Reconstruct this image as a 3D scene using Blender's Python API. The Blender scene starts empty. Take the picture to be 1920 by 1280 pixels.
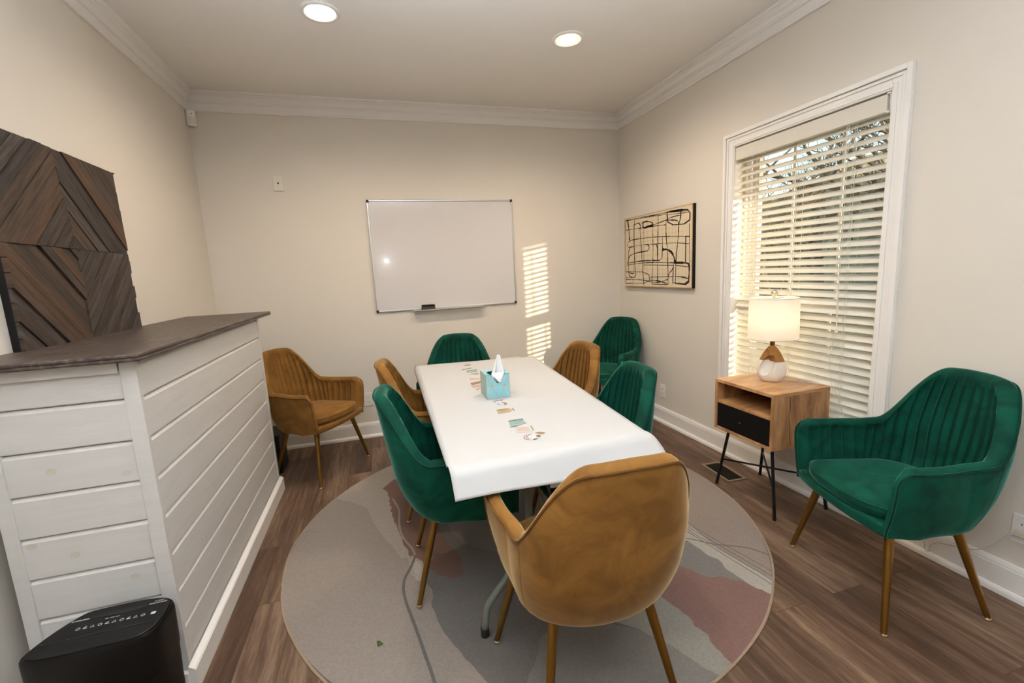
import bpy, bmesh, math, random
from mathutils import Vector, Matrix, noise
from mathutils.geometry import tessellate_polygon
PI = math.pi
scene = bpy.context.scene
COL = scene.collection
rnd = random.Random(7)

E_SPOT, E_BULB, E_SUN, E_FLASH, EXPO = 50, 0.36, 7.5, 415, 0.35
# ------------------------------------------------------------------ helpers
class MB:
    def __init__(s): s.v = []; s.f = []; s.m = []
    def add(s, vs, fs, m=0):
        o = len(s.v); s.v.extend([tuple(v) for v in vs])
        for f in fs: s.f.append([i + o for i in f]); s.m.append(m)
    def box(s, x0, x1, y0, y1, z0, z1, m=0):
        v = [(x0,y0,z0),(x1,y0,z0),(x1,y1,z0),(x0,y1,z0),(x0,y0,z1),(x1,y0,z1),(x1,y1,z1),(x0,y1,z1)]
        s.add(v, [(0,3,2,1),(4,5,6,7),(0,1,5,4),(1,2,6,5),(2,3,7,6),(3,0,4,7)], m)
    def tube(s, pts, r, n=10, m=0, caps=True, closed=False):
        pts = [Vector(p) for p in pts]; N = len(pts)
        rs = r if isinstance(r, (list, tuple)) else [r] * N
        vs = []; up = None
        for i, p in enumerate(pts):
            if closed: t = (pts[(i+1) % N] - pts[i-1])
            elif i == 0: t = pts[1] - p
            elif i == N-1: t = p - pts[i-1]
            else: t = (pts[i+1] - p).normalized() + (p - pts[i-1]).normalized()
            if t.length < 1e-9: t = Vector((0,0,1))
            t.normalize()
            if up is None:
                up = t.orthogonal().normalized()
            else:
                up = up - t * up.dot(t)
                if up.length < 1e-6: up = t.orthogonal()
                up.normalize()
            b = t.cross(up)
            for k in range(n):
                a = 2*PI*k/n
                vs.append(p + (up*math.cos(a) + b*math.sin(a)) * rs[i])
        fs = []
        for i in range(N if closed else N-1):
            j = (i+1) % N
            for k in range(n):
                l = (k+1) % n
                fs.append((i*n+k, i*n+l, j*n+l, j*n+k))
        if caps and not closed:
            fs.append(tuple(reversed(range(n)))); fs.append(tuple((N-1)*n+k for k in range(n)))
        s.add(vs, fs, m)
    def lathe(s, prof, c=(0,0,0), n=32, m=0, capb=True, capt=True, sx=1, sy=1):
        vs = []
        for r, z in prof:
            for k in range(n):
                a = 2*PI*k/n
                vs.append((c[0]+r*sx*math.cos(a), c[1]+r*sy*math.sin(a), c[2]+z))
        fs = []
        for i in range(len(prof)-1):
            for k in range(n):
                l = (k+1) % n
                fs.append((i*n+k, i*n+l, (i+1)*n+l, (i+1)*n+k))
        if capb: fs.append(tuple(reversed(range(n))))
        if capt: fs.append(tuple((len(prof)-1)*n+k for k in range(n)))
        s.add(vs, fs, m)
    def prism(s, poly, z0, z1, m=0):
        """poly: list of (x,y), any simple polygon"""
        n = len(poly)
        area = sum(poly[i][0]*poly[(i+1)%n][1]-poly[(i+1)%n][0]*poly[i][1] for i in range(n))
        if area < 0: poly = poly[::-1]
        tris = tessellate_polygon([[Vector((x,y,0)) for x,y in poly]])
        vs = [(x,y,z0) for x,y in poly] + [(x,y,z1) for x,y in poly]
        fs = []
        for t in tris:
            a,b,c = t
            A = (poly[b][0]-poly[a][0])*(poly[c][1]-poly[a][1])-(poly[c][0]-poly[a][0])*(poly[b][1]-poly[a][1])
            if A < 0: a,b,c = a,c,b
            fs.append((c,b,a)); fs.append((a+n,b+n,c+n))
        for i in range(n):
            j = (i+1)%n; fs.append((i,j,j+n,i+n))
        s.add(vs, fs, m)
    def grid(s, P, m=0, wrap=False):
        """P: rows of points"""
        R = len(P); Cn = len(P[0]); vs = [p for row in P for p in row]; fs = []
        for i in range(R-1):
            for k in range(Cn if wrap else Cn-1):
                l = (k+1) % Cn
                fs.append((i*Cn+k, i*Cn+l, (i+1)*Cn+l, (i+1)*Cn+k))
        s.add(vs, fs, m)
    def xform(s, M):
        s.v = [tuple(M @ Vector(v)) for v in s.v]; return s
    def build(s, name, mats, parent=None, smooth=False, bevel=0, seg=2, recalc=False, loc=None, angle=None):
        me = bpy.data.meshes.new(name)
        me.from_pydata(s.v, [], s.f); me.update()
        if not isinstance(mats, (list, tuple)): mats = [mats]
        for mt in mats: me.materials.append(mt)
        for p, mi in zip(me.polygons, s.m): p.material_index = mi
        if recalc:
            bm = bmesh.new(); bm.from_mesh(me)
            bmesh.ops.recalc_face_normals(bm, faces=bm.faces); bm.to_mesh(me); bm.free()
        if smooth:
            me.polygons.foreach_set('use_smooth', [True]*len(me.polygons))
            if angle:
                try: me.set_sharp_from_angle(angle=math.radians(angle))
                except Exception: pass
        o = bpy.data.objects.new(name, me); COL.objects.link(o)
        if parent is not None: o.parent = parent
        if loc is not None: o.location = loc
        if bevel:
            b = o.modifiers.new('bevel', 'BEVEL'); b.width = bevel; b.segments = seg; b.limit_method = 'ANGLE'; b.angle_limit = math.radians(40)
            b.harden_normals = False
        return o

def empty(name, loc=(0,0,0), rz=0):
    o = bpy.data.objects.new(name, None); COL.objects.link(o); o.location = loc; o.rotation_euler = (0,0,rz); o.empty_display_size = .1
    return o
def tag(o, label, cat, group=None, kind=None):
    o['label'] = label; o['category'] = cat
    if group: o['group'] = group
    if kind: o['kind'] = kind
    return o
def struct(o): o['kind'] = 'structure'; return o
def copy_tree(o, parent=None):
    c = o.copy(); COL.objects.link(c)
    if parent is not None: c.parent = parent
    for ch in [x for x in bpy.data.objects if x.parent == o and x is not c]: copy_tree(ch, c)
    return c
def text_mesh(name, body, size, mat, M, parent=None, depth=.0006, align='CENTER', sx=1.0, bold=False):
    cu = bpy.data.curves.new(name, 'FONT'); cu.body = body; cu.size = size; cu.extrude = depth; cu.align_x = align; cu.align_y = 'CENTER'
    cu.resolution_u = 3
    if bold: cu.offset = size*.02
    t = bpy.data.objects.new(name, cu); COL.objects.link(t)
    bpy.context.view_layer.update()
    dg = bpy.context.evaluated_depsgraph_get()
    me = bpy.data.meshes.new_from_object(t.evaluated_get(dg)); bpy.data.objects.remove(t)
    S = Matrix.Diagonal((sx,1,1,1))
    me.transform(M @ S); me.materials.clear(); me.materials.append(mat)
    o = bpy.data.objects.new(name, me); COL.objects.link(o)
    if parent is not None: o.parent = parent
    return o
def lerp_tab(tab, z):
    if z <= tab[0][0]: return tab[0][1]
    for (a,va),(b,vb) in zip(tab, tab[1:]):
        if z <= b:
            t = (z-a)/(b-a); return va + (vb-va)*t
    return tab[-1][1]
def smooth01(t):
    t = max(0, min(1, t)); return t*t*(3-2*t)
def clip_poly(subj, clip):
    """clip: convex CCW"""
    out = subj
    for i in range(len(clip)):
        a = clip[i]; b = clip[(i+1)%len(clip)]; inp = out; out = []
        if not inp: return []
        def side(p): return (b[0]-a[0])*(p[1]-a[1])-(b[1]-a[1])*(p[0]-a[0])
        for k in range(len(inp)):
            p = inp[k]; q = inp[(k+1)%len(inp)]; sp = side(p); sq = side(q)
            if sp >= 0: out.append(p)
            if (sp >= 0) != (sq >= 0):
                t = sp/(sp-sq); out.append((p[0]+(q[0]-p[0])*t, p[1]+(q[1]-p[1])*t))
    return out

# ------------------------------------------------------------------ materials
def srgb(r,g,b):
    f = lambda c: (c/255/12.92) if c/255 <= .04045 else ((c/255+.055)/1.055)**2.4
    return (f(r),f(g),f(b),1)
def mat(name, col, rough=.5, metal=0, sheen=0, sheen_tint=None, coat=0, spec=None, noise_amt=0, noise_scale=8, bump=0, bump_scale=60, trans=0, emit=None, emit_s=0, stretch=None, detail=4, alpha=None):
    m = bpy.data.materials.new(name); m.use_nodes = True; nt = m.node_tree; N = nt.nodes; L = nt.links
    b = N['Principled BSDF']
    b.inputs['Base Color'].default_value = col; b.inputs['Roughness'].default_value = rough; b.inputs['Metallic'].default_value = metal
    if sheen: b.inputs['Sheen Weight'].default_value = sheen; b.inputs['Sheen Roughness'].default_value = .35
    if sheen_tint: b.inputs['Sheen Tint'].default_value = sheen_tint
    if coat: b.inputs['Coat Weight'].default_value = coat; b.inputs['Coat Roughness'].default_value = .035
    if spec is not None: b.inputs['Specular IOR Level'].default_value = spec
    if trans: b.inputs['Transmission Weight'].default_value = trans
    if emit: b.inputs['Emission Color'].default_value = emit; b.inputs['Emission Strength'].default_value = emit_s
    tc = N.new('ShaderNodeTexCoord'); src = tc.outputs['Object']
    if stretch:
        mp = N.new('ShaderNodeMapping'); mp.inputs['Scale'].default_value = stretch; L.new(src, mp.inputs['Vector']); src = mp.outputs['Vector']
    if noise_amt:
        n = N.new('ShaderNodeTexNoise'); n.inputs['Scale'].default_value = noise_scale; n.inputs['Detail'].default_value = detail
        L.new(src, n.inputs['Vector'])
        r = N.new('ShaderNodeMapRange'); r.inputs['From Min'].default_value = .3; r.inputs['From Max'].default_value = .7
        r.inputs['To Min'].default_value = 1-noise_amt; r.inputs['To Max'].default_value = 1+noise_amt
        L.new(n.outputs['Fac'], r.inputs['Value'])
        mx = N.new('ShaderNodeVectorMath'); mx.operation = 'SCALE'; mx.inputs[0].default_value = col[:3]
        L.new(r.outputs['Result'], mx.inputs['Scale']); L.new(mx.outputs['Vector'], b.inputs['Base Color'])
    if bump:
        n2 = N.new('ShaderNodeTexNoise'); n2.inputs['Scale'].default_value = bump_scale; n2.inputs['Detail'].default_value = 3
        L.new(src, n2.inputs['Vector'])
        bp = N.new('ShaderNodeBump'); bp.inputs['Strength'].default_value = bump; bp.inputs['Distance'].default_value = .004
        L.new(n2.outputs['Fac'], bp.inputs['Height']); L.new(bp.outputs['Normal'], b.inputs['Normal'])
    return m

def velvet(name, col, dark, tint):
    m = bpy.data.materials.new(name); m.use_nodes = True; nt = m.node_tree; N = nt.nodes; L = nt.links; b = N['Principled BSDF']
    tc = N.new('ShaderNodeTexCoord')
    n = N.new('ShaderNodeTexNoise'); n.inputs['Scale'].default_value = 7; n.inputs['Detail'].default_value = 5; n.inputs['Roughness'].default_value = .6; n.inputs['Distortion'].default_value = .8
    L.new(tc.outputs['Object'], n.inputs['Vector'])
    cr = N.new('ShaderNodeValToRGB'); cr.color_ramp.elements[0].position = .36; cr.color_ramp.elements[1].position = .64
    cr.color_ramp.elements[0].color = dark; cr.color_ramp.elements[1].color = col
    L.new(n.outputs['Fac'], cr.inputs['Fac']); L.new(cr.outputs['Color'], b.inputs['Base Color'])
    b.inputs['Roughness'].default_value = .75; b.inputs['Specular IOR Level'].default_value = .15
    b.inputs['Sheen Weight'].default_value = .75; b.inputs['Sheen Roughness'].default_value = .3; b.inputs['Sheen Tint'].default_value = tint
    n2 = N.new('ShaderNodeTexNoise'); n2.inputs['Scale'].default_value = 260; L.new(tc.outputs['Object'], n2.inputs['Vector'])
    bp = N.new('ShaderNodeBump'); bp.inputs['Strength'].default_value = .15; bp.inputs['Distance'].default_value = .002
    L.new(n2.outputs['Fac'], bp.inputs['Height']); L.new(bp.outputs['Normal'], b.inputs['Normal'])
    return m

def wood(name, c1, c2, c3=None, scale=(1,1,1), grain=14, rough=.5, bump=.15, knots=False):
    """grain along local X by default (scale stretches the coordinates)"""
    m = bpy.data.materials.new(name); m.use_nodes = True; nt = m.node_tree; N = nt.nodes; L = nt.links; b = N['Principled BSDF']
    tc = N.new('ShaderNodeTexCoord'); mp = N.new('ShaderNodeMapping'); mp.inputs['Scale'].default_value = scale
    L.new(tc.outputs['Object'], mp.inputs['Vector'])
    n = N.new('ShaderNodeTexNoise'); n.inputs['Scale'].default_value = grain; n.inputs['Detail'].default_value = 8; n.inputs['Roughness'].default_value = .65; n.inputs['Distortion'].default_value = .4
    L.new(mp.outputs['Vector'], n.inputs['Vector'])
    cr = N.new('ShaderNodeValToRGB'); e = cr.color_ramp.elements
    e[0].position = .34; e[0].color = c1; e[1].position = .66; e[1].color = c2
    if c3: k = e.new(.5); k.color = c3
    L.new(n.outputs['Fac'], cr.inputs['Fac'])
    L.new(cr.outputs['Color'], b.inputs['Base Color']); b.inputs['Roughness'].default_value = rough
    bp = N.new('ShaderNodeBump'); bp.inputs['Strength'].default_value = bump; bp.inputs['Distance'].default_value = .003
    L.new(n.outputs['Fac'], bp.inputs['Height']); L.new(bp.outputs['Normal'], b.inputs['Normal'])
    return m

M = {}
M['wall'] = mat('wall_paint', srgb(223,215,204), .85, noise_amt=.012, noise_scale=3, bump=.05, bump_scale=250)
M['ceil'] = mat('ceiling_paint', srgb(240,236,231), .9, noise_amt=.01, noise_scale=3)
M['trim'] = mat('white_trim_paint', srgb(240,237,233), .35)
M['green'] = velvet('green_velvet', srgb(6,80,62), srgb(2,54,42), (.22,.62,.52,1))
M['gold'] = velvet('mustard_velvet', srgb(150,106,50), srgb(120,82,37), (1,.78,.46,1))
M['brass'] = mat('brushed_brass', srgb(148,112,56), .36, 1, noise_amt=.08, noise_scale=20)
M['glide'] = mat('polished_glide', srgb(225,215,190), .15, 1)
M['paper'] = mat('white_paper', srgb(198,197,196), .6, noise_amt=.008, noise_scale=4, bump=.03, bump_scale=12)
M['ttop'] = mat('table_plastic', srgb(205,203,198), .5)
M['tsteel'] = mat('grey_powder_coat', srgb(112,118,110), .45, 0, noise_amt=.05)
M['rubber'] = mat('black_rubber', srgb(22,22,22), .6)
M['black'] = mat('black_plastic', srgb(9,9,10), .42, spec=.3, noise_amt=.1, noise_scale=30, bump=.06, bump_scale=300)
M['blackgloss'] = mat('black_gloss', srgb(14,14,15), .22)
M['blackmetal'] = mat('black_metal', srgb(20,21,22), .42, .4)
M['blackwood'] = mat('black_drawer', srgb(7,6,6), .6, spec=.25, noise_amt=.15, noise_scale=30, stretch=(1,8,8))
M['silver'] = mat('aluminium', srgb(200,200,200), .3, .9)
M['board'] = mat('whiteboard_enamel', srgb(212,208,208), .14, spec=.6, coat=.5)
M['felt'] = mat('grey_felt', srgb(72,66,62), .95, noise_amt=.25, noise_scale=200)
M['plate'] = mat('ivory_plate', srgb(226,221,208), .4)
M['whiteplastic'] = mat('white_plastic', srgb(236,234,230), .35)
M['slot'] = mat('dark_slot', srgb(40,34,30), .6)
M['shiplap'] = mat('painted_pine', srgb(208,205,202), .45, noise_amt=.03, noise_scale=6, stretch=(1,1,8), bump=.12, bump_scale=22)
M['knot'] = mat('pine_knot_stain', srgb(203,196,184), .5, noise_amt=.05, noise_scale=60)
M['bartop'] = wood('stained_bar_top', srgb(54,45,41), srgb(112,97,89), srgb(76,64,58), scale=(9,1.2,9), grain=7, rough=.42, bump=.06)
WC = [((44,36,32),(82,69,60)),((54,42,34),(90,71,57)),((38,32,30),(72,63,58)),((62,45,34),(98,73,54)),((48,42,39),(90,80,73)),((42,33,28),(76,61,49))]
# ------------------------------------------------------------------ camera
f_px, yaw, pitch, roll, cam_h = 842.048, -.2859, -.1559, .0495, 1.3647
cy,sy,cp,sp,cr_,sr = math.cos(yaw),math.sin(yaw),math.cos(pitch),math.sin(pitch),math.cos(roll),math.sin(roll)
R3 = Matrix(((cy,-sy,0),(sy,cy,0),(0,0,1))) @ Matrix(((1,0,0),(0,cp,-sp),(0,sp,cp))) @ Matrix(((cr_,0,sr),(0,1,0),(-sr,0,cr_)))
right = R3.col[0]; fwd = R3.col[1]; up = R3.col[2]
cam = bpy.data.cameras.new('camera'); co = bpy.data.objects.new('camera', cam); COL.objects.link(co)
cam.sensor_width = 36; cam.lens = f_px/1920*36; cam.clip_start = .05; cam.clip_end = 200
MM = Matrix((right, up, -fwd)).transposed().to_4x4(); MM.translation = Vector((0,0,cam_h)); co.matrix_world = MM
scene.camera = co

# ------------------------------------------------------------------ room shell
XL, XR, YB, H = -1.184, 2.291, 3.952, 2.74
YN = -3.2; WT = .22
WY0, WY1, WZ0, WZ1 = 1.551, 2.492, .42, 2.085     # window opening
# floor
def floor_mat():
    m = bpy.data.materials.new('plank_floor'); m.use_nodes = True; nt = m.node_tree; N = nt.nodes; L = nt.links; b = N['Principled BSDF']
    tc = N.new('ShaderNodeTexCoord'); sep = N.new('ShaderNodeSeparateXYZ'); L.new(tc.outputs['Object'], sep.inputs[0])
    cmb = N.new('ShaderNodeCombineXYZ'); L.new(sep.outputs['Y'], cmb.inputs['X']); L.new(sep.outputs['X'], cmb.inputs['Y'])
    br = N.new('ShaderNodeTexBrick'); br.offset = .37; br.inputs['Scale'].default_value = 1; br.inputs['Brick Width'].default_value = 1.22; br.inputs['Row Height'].default_value = .152
    br.inputs['Mortar Size'].default_value = .0012; br.inputs['Mortar Smooth'].default_value = .1; br.inputs['Bias'].default_value = 0
    br.inputs['Color1'].default_value = (0,0,0,1); br.inputs['Color2'].default_value = (1,1,1,1); br.inputs['Mortar'].default_value = (.5,.5,.5,1)
    L.new(cmb.outputs[0], br.inputs['Vector'])
    # grain, offset per plank
    sc = N.new('ShaderNodeVectorMath'); sc.operation = 'MULTIPLY'; sc.inputs[1].default_value = (1.3, 14, 1); L.new(cmb.outputs[0], sc.inputs[0])
    ad = N.new('ShaderNodeVectorMath'); ad.operation = 'MULTIPLY_ADD'; ad.inputs[1].default_value = (23,7,31); L.new(br.outputs['Color'], ad.inputs[0]); L.new(sc.outputs[0], ad.inputs[2])
    n = N.new('ShaderNodeTexNoise'); n.inputs['Scale'].default_value = 1.6; n.inputs['Detail'].default_value = 9; n.inputs['Roughness'].default_value = .68; n.inputs['Distortion'].default_value = .5
    L.new(ad.outputs[0], n.inputs['Vector'])
    n2 = N.new('ShaderNodeTexNoise'); n2.inputs['Scale'].default_value = 9; n2.inputs['Detail'].default_value = 6; n2.inputs['Roughness'].default_value = .7
    L.new(ad.outputs[0], n2.inputs['Vector'])
    mixn = N.new('ShaderNodeMath'); mixn.operation = 'MULTIPLY_ADD'; mixn.inputs[1].default_value = .35; L.new(n2.outputs['Fac'], mixn.inputs[0]); L.new(n.outputs['Fac'], mixn.inputs[2])
    # per plank tone
    pl = N.new('ShaderNodeMath'); pl.operation = 'MULTIPLY_ADD'; pl.inputs[1].default_value = .22; L.new(br.outputs['Color'], pl.inputs[0]); L.new(mixn.outputs[0], pl.inputs[2])
    cr = N.new('ShaderNodeValToRGB'); e = cr.color_ramp.elements; e[0].position = .48; e[0].color = srgb(56,41,32); e[1].position = 1.02; e[1].color = srgb(142,118,97)
    k = e.new(.66); k.color = srgb(84,63,49); k = e.new(.82); k.color = srgb(108,84,67)
    L.new(pl.outputs[0], cr.inputs['Fac'])
    mx = N.new('ShaderNodeMixRGB'); mx.blend_type = 'MULTIPLY'; mx.inputs['Color2'].default_value = (.45,.42,.4,1); L.new(br.outputs['Fac'], mx.inputs['Fac']); L.new(cr.outputs['Color'], mx.inputs['Color1'])
    L.new(mx.outputs[0], b.inputs['Base Color']); b.inputs['Roughness'].default_value = .46; b.inputs['Specular IOR Level'].default_value = .35
    bp = N.new('ShaderNodeBump'); bp.inputs['Strength'].default_value = .12; bp.inputs['Distance'].default_value = .002; L.new(mixn.outputs[0], bp.inputs['Height']); L.new(bp.outputs['Normal'], b.inputs['Normal'])
    return m
M['floor'] = floor_mat()
b = MB(); b.box(XL-WT, XR+WT, YN-WT, YB+WT, -.1, 0); struct(b.build('floor', M['floor']))
b = MB(); b.box(XL-WT, XR+WT, YN-WT, YB+WT, H, H+.12); struct(b.build('ceiling', M['ceil']))
b = MB(); b.box(XL-WT, XR+WT, YB, YB+WT, 0, H); struct(b.build('wall_far', M['wall']))
b = MB(); b.box(XL-WT, XL, YN, YB, 0, H); struct(b.build('wall_left', M['wall']))
b = MB()
b.box(XR, XR+WT, YN, WY0, 0, H); b.box(XR, XR+WT, WY1, YB, 0, H); b.box(XR, XR+WT, WY0, WY1, 0, WZ0); b.box(XR, XR+WT, WY0, WY1, WZ1, H)
struct(b.build('wall_right', M['wall']))
b = MB(); b.box(XL-WT, XR+WT, YN-WT, YN, 0, H); struct(b.build('wall_near', M['wall']))

CROWN = [(0,.133),(.014,.133),(.018,.127),(.016,.120),(.009,.117),(.009,.076),(.019,.073),(.022,.068),(.019,.062),(.016,.060),(.020,.052),(.028,.042),(.041,.034),(.041,.028),(.049,.026),(.052,.021),(.048,.016),(.055,.013),(.057,.006),(.057,0),(0,0)]
BASE = [(0,.133),(.008,.133),(.011,.126),(.014,.118),(.014,.112),(.016,.108),(.016,.026),(.024,.024),(.030,.016),(.032,.006),(.032,0),(0,0)]
def run(A, B, n, prof, ztop, sgn, mitA=True, mitB=True):
    """profile (d from wall, dz) swept from A to B, n = inward normal"""
    A = Vector((*A,0)); B = Vector((*B,0)); n = Vector((*n,0)); d = (B-A).normalized(); b = MB(); rows = []
    for P, s, mt in ((A,1,mitA),(B,-1,mitB)):
        rows.append([tuple(P + n*q + d*(s*q if mt else 0) + Vector((0,0,ztop - z if sgn < 0 else z))) for q,z in prof])
    b.grid(rows); 
    k = len(prof); b.f.append(list(range(k))); b.m.append(0); b.f.append(list(range(2*k-1,k-1,-1))); b.m.append(0)
    return b
run((XL,YB),(XR,YB),(0,-1),CROWN,H,-1).build('trim_1', M['trim'], recalc=True)['kind'] = 'structure'
run((XR,YB),(XR,YN),(-1,0),CROWN,H,-1).build('trim_2', M['trim'], recalc=True)['kind'] = 'structure'
run((XL,YN),(XL,YB),(1,0),CROWN,H,-1).build('trim_3', M['trim'], recalc=True)['kind'] = 'structure'
run((XL,YB),(XR,YB),(0,-1),BASE,0,1).build('baseboard_far', M['trim'], recalc=True)['kind'] = 'structure'
run((XR,YB),(XR,YN),(-1,0),BASE,0,1).build('baseboard_right', M['trim'], recalc=True)['kind'] = 'structure'
run((XL,YN),(XL,YB),(1,0),BASE,0,1).build('baseboard_left', M['trim'], recalc=True)['kind'] = 'structure'

# ------------------------------------------------------------------ window_1
win = empty('window_1', (XR, (WY0+WY1)/2, WZ0)); win['kind'] = 'structure'
WO = Vector(win.location)
def wb(b, name, m, **k):
    b.v = [tuple(Vector(v)-WO) for v in b.v]; return b.build(name, m, win, **k)
# casing, stepped profile
b = MB()
cw = .078
def frame(b, y0,y1,z0,z1, w, x0, x1, m=0):
    b.box(x0,x1,y0,y0+w,z0,z1,m); b.box(x0,x1,y1-w,y1,z0,z1,m); b.box(x0,x1,y0+w,y1-w,z1-w,z1,m); b.box(x0,x1,y0+w,y1-w,z0,z0+w,m)
y0,y1,z0,z1 = WY0-cw,WY1+cw,WZ0-cw,WZ1+cw
frame(b, y0,y1,z0,z1, cw+.008, XR-.012, XR-.0002)
frame(b, y0,y1,z0,z1, .022, XR-.026, XR-.012)
frame(b, y0+.026,y1-.026,z0+.026,z1-.026, .014, XR-.018, XR-.012)
frame(b, y0+.060,y1-.060,z0+.060,z1-.060, .018, XR-.016, XR-.012)
wb(b, 'casing', M['trim'], bevel=.003)
b = MB(); frame(b, WY0,WY1,WZ0,WZ1,.008, XR-.0002, XR+WT)
frame(b, WY0+.008,WY1-.008,WZ0+.008,WZ1-.008,.02, XR+.072, XR+.086)
wb(b, 'jamb', M['trim'])
MR = 1.085
def sash(b, z0, z1, x0, x1):
    a0, a1 = WY0+.028, WY1-.028
    frame(b, a0,a1,z0,z1,.052,x0,x1)
    for k in (1,2):
        yc = a0 + (a1-a0)*k/3; b.box(x0+.012,x1-.012,yc-.008,yc+.008,z0+.04,z1-.04)
b = MB(); sash(b, WZ0+.01, MR+.028, XR+.088, XR+.118); wb(b, 'lower_sash', M['trim'])
b = MB(); sash(b, MR-.028, WZ1-.01, XR+.122, XR+.152); wb(b, 'upper_sash', M['trim'])
glass = bpy.data.materials.new('window_glass'); glass.use_nodes = True
nt = glass.node_tree; nt.nodes.clear(); o_ = nt.nodes.new('ShaderNodeOutputMaterial'); mxs = nt.nodes.new('ShaderNodeMixShader'); tr = nt.nodes.new('ShaderNodeBsdfTransparent'); gl = nt.nodes.new('ShaderNodeBsdfGlossy')
gl.inputs['Roughness'].default_value = .02; tr.inputs['Color'].default_value = (.95,.97,.96,1)
lw = nt.nodes.new('ShaderNodeLayerWeight'); lw.inputs['Blend'].default_value = .5; pw_ = nt.nodes.new('ShaderNodeMath'); pw_.operation = 'POWER'; pw_.inputs[1].default_value = 5; ml_ = nt.nodes.new('ShaderNodeMath'); ml_.operation = 'MULTIPLY_ADD'; ml_.inputs[1].default_value = .6; ml_.inputs[2].default_value = .03
nt.links.new(lw.outputs['Facing'], pw_.inputs[0]); nt.links.new(pw_.outputs[0], ml_.inputs[0])
nt.links.new(ml_.outputs[0], mxs.inputs[0]); nt.links.new(tr.outputs[0], mxs.inputs[1]); nt.links.new(gl.outputs[0], mxs.inputs[2]); nt.links.new(mxs.outputs[0], o_.inputs[0])
b = MB(); b.box(XR+.101, XR+.105, WY0+.06, WY1-.06, WZ0+.04, MR); wb(b, 'pane', glass)
b = MB(); b.box(XR+.135, XR+.139, WY0+.06, WY1-.06, MR, WZ1-.04); wb(b, 'pane', glass)

# ------------------------------------------------------------------ blind
M['slat'] = mat('cream_blind_slat', srgb(240,235,224), .45)
nt = M['slat'].node_tree; pb = nt.nodes['Principled BSDF']; mo = nt.nodes['Material Output']; ms_ = nt.nodes.new('ShaderNodeMixShader'); ms_.inputs[0].default_value = .22
tl_ = nt.nodes.new('ShaderNodeBsdfTranslucent'); tl_.inputs[0].default_value = srgb(252,246,230); nt.links.new(pb.outputs[0], ms_.inputs[1]); nt.links.new(tl_.outputs[0], ms_.inputs[2]); nt.links.new(ms_.outputs[0], mo.inputs[0])
blind = empty('window_blind', (XR+.03, (WY0+WY1)/2, WZ0)); BO = Vector(blind.location)
tag(blind, 'cream horizontal slat blind lowered over the tall window behind the table lamp', 'window blind')
def bb(b, name, m, **k):
    b.v = [tuple(Vector(v)-BO) for v in b.v]; return b.build(name, m, blind, **k)
by0, by1 = WY0+.012, WY1-.012
b = MB(); b.box(XR-.004, XR+.010, by0+.018, by1, 1.992, 2.070); bb(b, 'valance', M['slat'], bevel=.003)
b = MB(); b.box(XR-.006, XR+.030, by0, by0+.004, 1.990, 2.074); b.box(XR-.006, XR-.003, by0, by0+.018, 2.068, 2.074); b.box(XR-.006, XR-.003, by0, by0+.018, 1.988, 1.996)
bb(b, 'valance_clip', M['whiteplastic'])
b = MB(); b.box(XR+.014, XR+.064, by0+.004, by1, 2.028, 2.072); bb(b, 'head_rail', M['trim'], bevel=.002)
b = MB(); tilt = math.radians(37); zt = 1.985; pitchz = .0435; zs = []
z = zt
xc = XR+.040
while z > WZ0+.05: zs.append(z); z -= pitchz
for i, z in enumerate(zs):
    P0 = []; P1 = []
    nseg = 6
    for k in range(nseg+1):
        u = (k/nseg-.5)*.050; crown = .0025*(1-(2*k/nseg-1)**2)
        x = u*math.cos(tilt) - crown*math.sin(tilt); zz = u*math.sin(tilt) + crown*math.cos(tilt)
        P0.append((xc+x, zz)); P1.append((xc+x+.0028*math.sin(tilt), zz-.0028*math.cos(tilt)))
    ring = P0 + P1[::-1]; n = len(ring); js = .0015*math.sin(i*2.3)
    ya, yb_ = by0+.004, by1-.002
    b.add([(x,ya,z+zz+js) for x,zz in ring] + [(x,yb_,z+zz-js*.5) for x,zz in ring], [tuple(range(n)), tuple(range(2*n-1,n-1,-1))] + [(k, k+n, (k+1)%n+n, (k+1)%n) for k in range(n)])
bb(b, 'slats', M['slat'], recalc=True)
b = MB(); b.box(XR+.018, XR+.062, by0+.004, by1-.002, WZ0+.014, WZ0+.034); bb(b, 'bottom_rail', M['slat'], bevel=.004)
M['cord'] = mat('white_cord', srgb(225,220,205), .8)
for yc in (WY0+.17, (WY0+WY1)/2+.02, WY1-.17):
    b = MB()
    for dx in (XR+.0155, XR+.0655): b.tube([(dx,yc,2.03),(dx,yc,WZ0+.03)], .0009, 5)
    for dx in (XR+.0165,): b.tube([(dx,yc+.012,2.03),(dx,yc+.012,WZ0+.03)], .0007, 5)
    for z in zs:
        b.tube([(XR+.0155,yc,z-.012),(XR+.0655,yc,z+.012)], .0006, 4)
    bb(b, 'ladder_cord', M['cord'])
b = MB()
for k in range(3):
    yc = WY0+.205 + k*.006; b.tube([(XR+.008,yc,2.03),(XR+.006,yc+.003*k,1.5),(XR+.007,yc-.004*k,.98+.01*k)], .0012, 6)
b.lathe([(.002,.03),(.006,.024),(.008,.008),(.006,0),(.002,-.002)][::-1], (XR+.006, WY0+.205, .955), 12)
b.tube([(XR+.008,WY0+.212,.98),(XR+.010,WY0+.235,.8),(XR+.012,WY0+.21,.62)], .0011, 6)
bb(b, 'pull_cord', M['cord'])

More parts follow.
